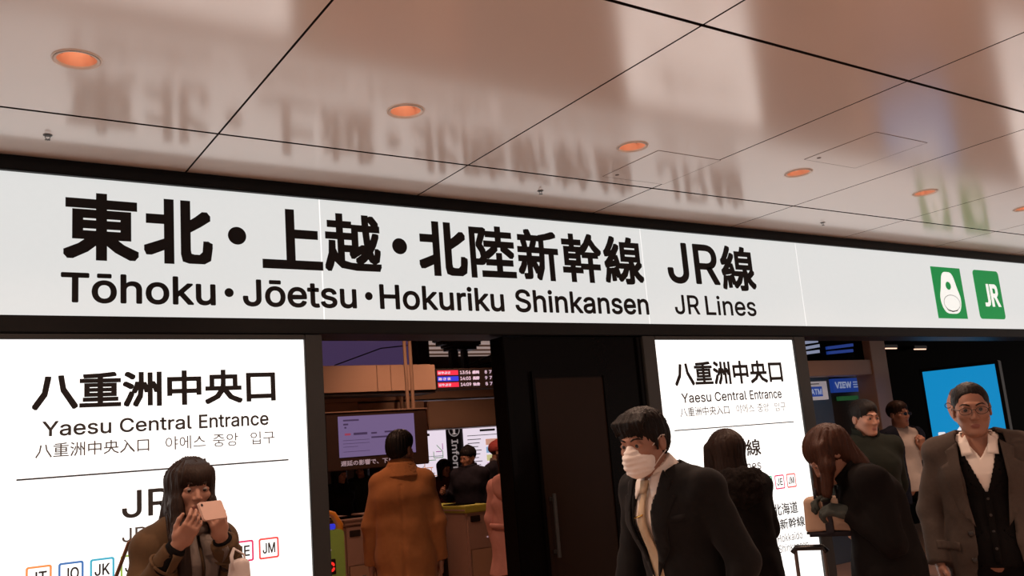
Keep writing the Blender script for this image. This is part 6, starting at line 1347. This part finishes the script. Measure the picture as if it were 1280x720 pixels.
# ------------------------------------------------------------------ man in the grey overcoat at right
def overcoat_man():
    P = skeleton(1.70); P['head'] = V3(.0, -.03, 1.577); P['neck'] = V3(0, -.005, 1.425)
    P.update(el_r=V3(-.255, .03, 1.10), wr_r=V3(-.25, -.06, .86), el_l=V3(.262, .03, 1.10), wr_l=V3(.262, -.06, .86), sh_l=V3(.176, .0, 1.380), sh_r=V3(-.176, .0, 1.380))
    HR = rot(.02, .10, .0); hs = 1.07
    o = person('man with glasses in an open grey overcoat over a black v-neck and white shirt', at_dep(1216, 521, 4.4), 3, P, HR, h=.016, hh=.0042, hs=hs,
        hands=[('r', (.05, -.12, -1), (1, .1, 0), (0, -1, .1), dict(curl=(.85, .95, 1.0, 1.05))), ('l', (0, -.15, -1), (-1, 0, 0), (0, -1, .1), dict(curl=(.4, .45, .5, .55)))])
    eyebrows(o, P, HR, hs, m_hblack, .0030); glasses(o, P, HR, hs, m_frame)
    v = Vol((-.14, -.17, -.17), (.14, .17, .17), .0052); v.add(ell((0, .021, .037), (.0790, .0985, .0845)), .01); hair_face_cut(v, .066, .064, -.045); v.cut(rbox((0, -.125, .0), (.066, .072, .078), r=.028), .01)
    hair_obj(v, m_hblack, o, HR, P['head'], hs, .0010, 70, 3)
    # shirt, collar, cardigan
    lo, hi = V3(-.26, -.3, .95), V3(.26, .2, 1.52)
    v = Vol(lo, hi, .007); add_torso(v, P, .004, .04, low=False); v.keep((0, 0, -1), (0, 0, 1.46)); v.shell(.015); zv = P['neck'][2]-.085; v.cut(wedge(zv, 1.6, lambda z: -np.maximum(0, z-zv)*.62, lambda z: np.maximum(0, z-zv)*.62, -.02), .004); V, Q = v.mesh(); V = puff(V, Q, wrinkle(V, .002, 45, 8, (1.2, 1, .4))); mesh_obj('shirt', V, Q, m_shirt, o)
    collar_ring(o, P, m_shirt, (.078, .076), (.074, .072), .044, .006, .052, 'shirt_collar')
    v = Vol(lo, hi, .012); add_torso(v, P, .010, .04, low=False); sf = surf_fn(v); zc = P['neck'][2]-.02
    for e in (-1, 1): drape('collar_point', [(e*.050, zc+.050), (e*.084, zc+.016), (e*.080, zc-.048), (e*.030, zc-.042)], sf, m_shirt, o, .012, .004)
    lo2, hi2 = V3(-.28, -.3, .80), V3(.28, .25, 1.5)
    v = Vol(lo2, hi2, .008); add_torso(v, P, .013, .045); v.add(ecap((0, 0, .80), P['pelvis'], (.18, .135), (.178, .131)), .05); v.keep((0, 0, 1), (0, 0, .84)); sk = surf_fn(v); v.shell(.010)
    zb = 1.185; wd = lambda z: np.clip((z-zb)*.36, .0, .098); v.cut(wedge(zb, 1.6, lambda z: -wd(z), wd, -.03), .005); v.cut(ecap(P['neck']-V3(0, 0, .05), P['neck']+V3(0, 0, .12), (.075, .075), (.085, .085)), .01)
    V, Q = v.mesh(); V = puff(V, Q, wrinkle(V, .003, 30, 5)); cd = mesh_obj('cardigan', V, Q, m_knit, o)
    drape('front_band', [(-.014, zb-.004), (.014, zb-.004), (.014, .86), (-.014, .86)], sk, m_knit, cd, .002, .005)
    buttons(cd, [(0, zb-.03-.075*k) for k in range(4)], sk, m_button, .008)
    # overcoat, open in front
    lo3, hi3 = bounds_of(P, .18); lo3[2] = .46; hi3[2] = 1.52
    v = Vol(lo3, hi3, .0085); add_torso(v, P, .026, .05); v.add(ecap((0, .02, .42), P['pelvis'], (.255, .20), (.205, .155)), .05)
    for n in 'lr': v.add(ell(P['sh_'+n], (.056, .058, .048)), .035)
    sleeve_prims(v, P, .0, .022, (.060, .058, .054, .051), .01); v.keep((0, 0, 1), (0, 0, .48)); sc = surf_fn(v); v.shell(.015)
    wl = lambda z: .062+np.clip((z-1.0)*.05, -.03, .02)+np.clip(.95-z, 0, .5)*.18; v.cut(wedge(.3, 1.6, lambda z: -wl(z)-.012, lambda z: wl(z)+.030, -.045), .006)
    v.cut(ecap(P['neck']-V3(0, 0, .04), P['neck']+V3(0, -.02, .12), (.078, .078), (.09, .09)), .01)
    V, Q = v.mesh(); V = puff(V, Q, wrinkle(V, .006, 17, 15, (1, 1, .45))+wrinkle(V, .002, 55, 16)); oc = mesh_obj('overcoat', V, Q, m_grey, o)
    for e in (-1, 1): drape('lapel', [(e*.070, 1.03), (e*.098, 1.24), (e*.092, 1.425), (e*.150, 1.385), (e*.142, 1.335), (e*.182, 1.31), (e*.128, 1.10)], sc, m_grey, oc, .002, .008)
    buttons(oc, [(-.098, 1.00), (-.100, .88), (-.104, .76)], sc, m_button, .013)
    for e in (-1, 1): drape('pocket_flap', [(e*.15, .92), (e*.25, .93), (e*.25, .97), (e*.15, .96)], sc, m_grey, oc, .002, .006)
    trousers(o, P, m_trous); shoes(o, P)
    R = Matrix.Rotation(o.rotation_euler.z, 4, 'Z').to_3x3()
    bg = empty('briefcase', Vector(o.location)+R@Vector((-.262, -.085, .50))); bg.rotation_euler = (0, 0, o.rotation_euler.z+math.pi/2); tag(bg, 'black briefcase carried by the man in the grey overcoat', 'bag')
    MB().box(-.19, .19, -.045, .045, -.16, .14, .015).build('body', m_shoe, bg); MB().tube([(-.07, 0, .13), (-.06, 0, .235), (-.03, 0, .275), (.03, 0, .275), (.06, 0, .235), (.07, 0, .13)], .008, 8).build('handle', m_shoe, bg, True)
phone_woman(); brown_coat_man(); dark_coat_woman(); bending_woman(); overcoat_man()
# ------------------------------------------------------------------ people farther off
def simple_hair(o, P, HR, hs, m, long=False, low=-.05, top=.05, h=.009):
    c = P['head']
    if not long:
        v = hair_vol('s', h); v.add(ell((0, .0, .066), (.079, .092, .066)), .02); hair_face_cut(v, top, .066, low); v.cut(rbox((.012, -.125, .0), (.056, .058, .062), r=.025), .01); return hair_obj(v, m, o, HR, c, hs, .0025, 40, 4)
    g = lambda x, y, z: c+HR@V3(x, y, z)*hs
    v = Vol(c+V3(-.2, -.2, -.3), c+V3(.2, .2, .18), h); v.add(moved(ell((0, .018, .036), (.086, .104, .090)), HR, c, hs), .01); v.add(ecap(g(0, .05, .02), c+V3(0, .06, -.20), (.085, .06), (.09, .04)), .04)
    for e in (-1, 1): v.add(ecap(g(e*.06, 0, .04), c+V3(e*.078, -.03, -.17), (.05, .024), (.04, .02), (.2, 1, 0)), .035)
    v.cut(moved(ell((0, -.14, -.05), (.056, .085, .098)), HR, c, hs), .01)
    V, Q = v.mesh(); V = puff(V, Q, strands(V-c, .003, 34, 6)); return mesh_obj('hair', V, Q, m, o)
HK = dict(curl=(.5, .6, .65, .7))
DN = lambda n: (n, (0, -.2, -1), (1 if n == 'r' else -1, 0, 0), (0, -1, .1), HK)
G2 = None
# man looking to the right, dark jacket, between the bending woman and the portal
P = skeleton(1.70, el_r=(-.22, .06, 1.12), wr_r=(-.17, .10, .87), el_l=(.225, .07, 1.12), wr_l=(.15, .13, .90)); HR = rot(.30, .10, 0); P['head'] = V3(0, -.02, 1.583)
o = person('dark-haired man in a dark jacket looking right, behind the bending woman', at_dep(1082, 531, 6.3), 24, P, HR, [DN('l'), DN('r')], .018, .006)
simple_hair(o, P, HR, 1, m_hblack); eyebrows(o, P, HR, 1, m_hblack, .003)
coat(o, P, m_darkgreen, .80, .024, (.2, .15), .012, wr=.006, seed=41, freq=17); collar_ring(o, P, m_darkgreen, (.098, .096), (.090, .090), .075, .014, .03, dz=.01); trousers(o, P, m_trous); shoes(o, P)
# man with a lit face, striding, one fist raised
P = skeleton(1.73, el_l=(.245, -.03, 1.13), wr_l=(.105, -.14, 1.275), an_l=(.1, -.42, .09), kn_l=(.1, -.26, .50), an_r=(-.1, .34, .14), kn_r=(-.1, .08, .48), el_r=(-.27, .05, 1.13), wr_r=(-.24, -.05, .9))
HR = rot(.22, .02, 0); hs = 1.02
o = person('man with glasses and a pale shirt under a dark jacket, one fist raised, farther back', at_dep(1123, 517, 9.0), 38, P, HR, [('l', (-.1, -.35, .9), (-.2, .9, .3), (-1, 0, 0), dict(curl=(1.25, 1.3, 1.3, 1.3), thumb=(.6, .7, .6))), DN('r')], .02, .007, hs)
simple_hair(o, P, HR, hs, m_hbrown); glasses(o, P, HR, hs, m_frame); eyebrows(o, P, HR, hs, m_hblack, .003)
v = Vol(V3(-.3, -.3, .78), V3(.3, .25, 1.5), .011); add_torso(v, P, .008, .045); v.add(ecap((0, 0, .82), P['pelvis'], (.185, .14), (.175, .13)), .05); v.keep((0, 0, 1), (0, 0, .86)); add_arm(v, P, 'l', (.052, .048, .044, .038), 0, .03, True, -.05)
v.cut(ecap(P['neck']-V3(0, 0, .02), P['neck']+V3(0, 0, .14), (.066, .066), (.08, .08)), .01); V, Q = v.mesh(); V = puff(V, Q, wrinkle(V, .006, 26, 5, (1, 1, .6))); mesh_obj('shirt', V, Q, m_cream, o)
v = Vol(V3(-.42, -.35, .70), V3(.42, .35, 1.5), .011); add_torso(v, P, .022, .05); v.add(ecap((0, .01, .72), P['pelvis'], (.21, .16), (.19, .14)), .05); add_arm(v, P, 'r', (.058, .055, .050, .046), 0, .03, True, 0)
for n in 'lr': v.add(ell(P['sh_'+n], (.055, .055, .047)), .03)
v.add(cap(P['sh_l'], P['sh_l']*.4+P['el_l']*.6, .056, .054, True), .02); v.keep((0, 0, 1), (0, 0, .74)); v.shell(.016); v.cut(wedge(.5, 1.6, lambda z: -.085+0*z, lambda z: .155+0*z, -.0), .008); v.cut(ecap(P['neck']-V3(0, 0, .03), P['neck']+V3(0, -.02, .14), (.075, .075), (.09, .09)), .01)
V, Q = v.mesh(); V = puff(V, Q, wrinkle(V, .005, 24, 6)); mesh_obj('open_jacket', V, Q, m_navy, o)
trousers(o, P, m_trous); shoes(o, P)
# pink coat woman by the dark wall
P = skeleton(1.58, True, el_r=(-.225, -.02, 1.03), wr_r=(-.205, -.17, .86)); HR = rot(-.25, .12, 0); hs = .97
o = person('woman in a dusty pink hooded coat, half hidden by the dark wall', at_dep(639, 570, 7.2), 150, P, HR, [('r', (0, -.35, -1), (1, 0, 0), (0, -1, .1), dict(curl=(.9, 1, 1, 1.1))), DN('l')], .02, .007, hs)
simple_hair(o, P, HR, hs, m_hbrown, True)
q, sf = coat(o, P, m_pink, .62, .034, (.26, .21), .011, (.060, .058, .054, .050), .008, 51, freq=18)
v = Vol(P['neck']-.26, P['neck']+.26, .009); nk = P['neck']
for i in range(20):
    a = 2*math.pi*i/20; v.add(ell((nk[0]+.105*math.cos(a), nk[1]+.02+.10*math.sin(a), nk[2]-.03+.03*math.sin(a)), (.042, .042, .040)), .03)
v.add(ell((0, nk[1]+.12, nk[2]-.05), (.11, .055, .10)), .05); V, Q = v.mesh(); V = puff(V, Q, wrinkle(V, .005, 40, 2)); mesh_obj('hood', V, Q, m_pink, o)
b = MB(); pz = P['waist'][2]; n = 30; b.tube([(.205*math.cos(2*math.pi*k/n), .165*math.sin(2*math.pi*k/n), pz) for k in range(n+1)], .016, 8, flat=1.2); b.build('belt', m_pink, o, True)
trousers(o, P, m_trous); shoes(o, P)
R = Matrix.Rotation(o.rotation_euler.z, 4, 'Z').to_3x3(); m_pbag = mat('pink_white_plastic', (.80, .50, .44), rough=.35, noise_amt=.18, noise_scale=12)
bg = empty('shopping_bag', Vector(o.location)+R@Vector((-.205, -.225, .53))); bg.rotation_euler = (0, 0, o.rotation_euler.z+.4); tag(bg, 'pale pink plastic shopping bag hanging from the hand of the woman in pink', 'bag')
v = Vol((-.17, -.12, -.25), (.17, .12, .27), .008); v.add(ecap((0, 0, -.15), (0, 0, .20), (.125, .07), (.030, .025)), .02); v.keep((0, 0, 1), (0, 0, -.19)); V, Q = v.mesh(); V = puff(V, Q, wrinkle(V, .007, 36, 9, (1.2, 1.2, .2))); mesh_obj('body', V, Q, m_pbag, bg)
MB().tube([(-.02, 0, .19), (-.018, 0, .24), (0, 0, .262), (.018, 0, .24), (.02, 0, .19)], .006, 8).build('handle', m_pbag, bg, True)
# three people before the lit maps
m_maroon = mat('maroon_jacket', spec=.08, col=(.075, .020, .022), rough=.8, noise_amt=.15); m_cap = mat('dark_knit_cap', spec=.08, col=(.012, .010, .012), rough=.95, noise_amt=.2); m_redcap = mat('red_knit_cap', (.28, .04, .035), rough=.9, noise_amt=.2, noise_scale=60); m_lighttr = mat('light_trousers', (.42, .33, .28), rough=.8); m_bluegrey = mat('dark_blue_grey_coat', spec=.08, col=(.018, .016, .022), rough=.85, noise_amt=.2)
P = skeleton(1.52, True, wr_r=(-.05, -.24, 1.02), el_r=(-.22, -.05, 1.0)); HR = rot(.2, .2, 0)
o = person('person in a maroon jacket before the left lit map, beyond the gates', at_dep(556, 589, 12.0), 20, P, HR, [('r', (.5, -.5, .3), (.2, .8, .1), (0, -.4, .9), HK), DN('l')], .022, .009, .95)
simple_hair(o, P, HR, .95, m_hblack, True, h=.011); coat(o, P, m_maroon, .72, .026, (.21, .17), .014, wr=.005, seed=61); trousers(o, P, m_lighttr, .018); shoes(o, P)
P = skeleton(1.64, wr_r=(-.20, -.30, 1.16), el_r=(-.26, -.04, 1.08)); HR = rot(-.35, .15, 0)
o = person('person in dark coat and dark knit cap under the vertical word', at_dep(585, 574, 10.6), -25, P, HR, [('r', (.1, -.9, .3), (.8, .2, -.3), (0, .2, .9), HK), DN('l')], .022, .009, 1.0)
def knit_cap(o, P, HR, hs, m):
    v = Vol((-.13, -.15, -.05), (.13, .17, .17), .009); v.add(ell((0, .018, .045), (.088, .108, .095)), .01); v.keep((0, .28, 1), (0, -.06, .035)); v.add(ell((0, .02, .13), (.03, .03, .022)), .02)
    V, Q = v.mesh(); V = puff(V, Q, wrinkle(V, .002, 90, 3)); to_frame(mesh_obj('knit_cap', V, Q, m, o), HR, P['head'], hs)
knit_cap(o, P, HR, 1.0, m_cap); simple_hair(o, P, HR, .97, m_hblack, h=.011); coat(o, P, m_bluegrey, .70, .034, (.24, .19), .014, (.062, .060, .056, .052), .007, 62); collar_ring(o, P, m_bluegrey, (.105, .105), (.10, .10), .07, .016); trousers(o, P, m_trous, .018); shoes(o, P)
P = skeleton(1.68); HR = rot(.5, .12, 0)
o = person('person in a dark coat with a reddish cap before the right lit map', at_dep(623, 564, 11.2), 60, P, HR, [DN('l'), DN('r')], .022, .009, 1.0)
knit_cap(o, P, HR, 1.04, m_redcap); simple_hair(o, P, HR, .97, m_hred, h=.011); coat(o, P, m_bluegrey, .66, .036, (.26, .2), .014, (.064, .062, .058, .054), .007, 63); collar_ring(o, P, m_scarf, (.11, .11), (.10, .10), .07, .02); trousers(o, P, m_trous, .018); shoes(o, P)
# two dim figures left, under the hanging monitor
for i, (px, py, d, tn, lb, mm) in enumerate(((425, 598, 11.4, 30, 'dim figure in dark clothes at the left edge of the opening, under the monitor', m_bcoat), (452, 594, 12.0, -10, 'dim figure in dark clothes beside the left shoulder of the brown-coated man', m_darkgreen))):
    P = skeleton(1.60 if i else 1.56, True); HR = rot(.2*(1-2*i), .2, 0)
    o = person(lb, at_dep(px, py, d), tn, P, HR, [DN('l'), DN('r')], .024, .010, .97); simple_hair(o, P, HR, .97, m_hblack, True, h=.012); coat(o, P, mm, .60, .03, (.24, .19), .015, wr=.006, seed=70+i); trousers(o, P, m_trous, .02); shoes(o, P)
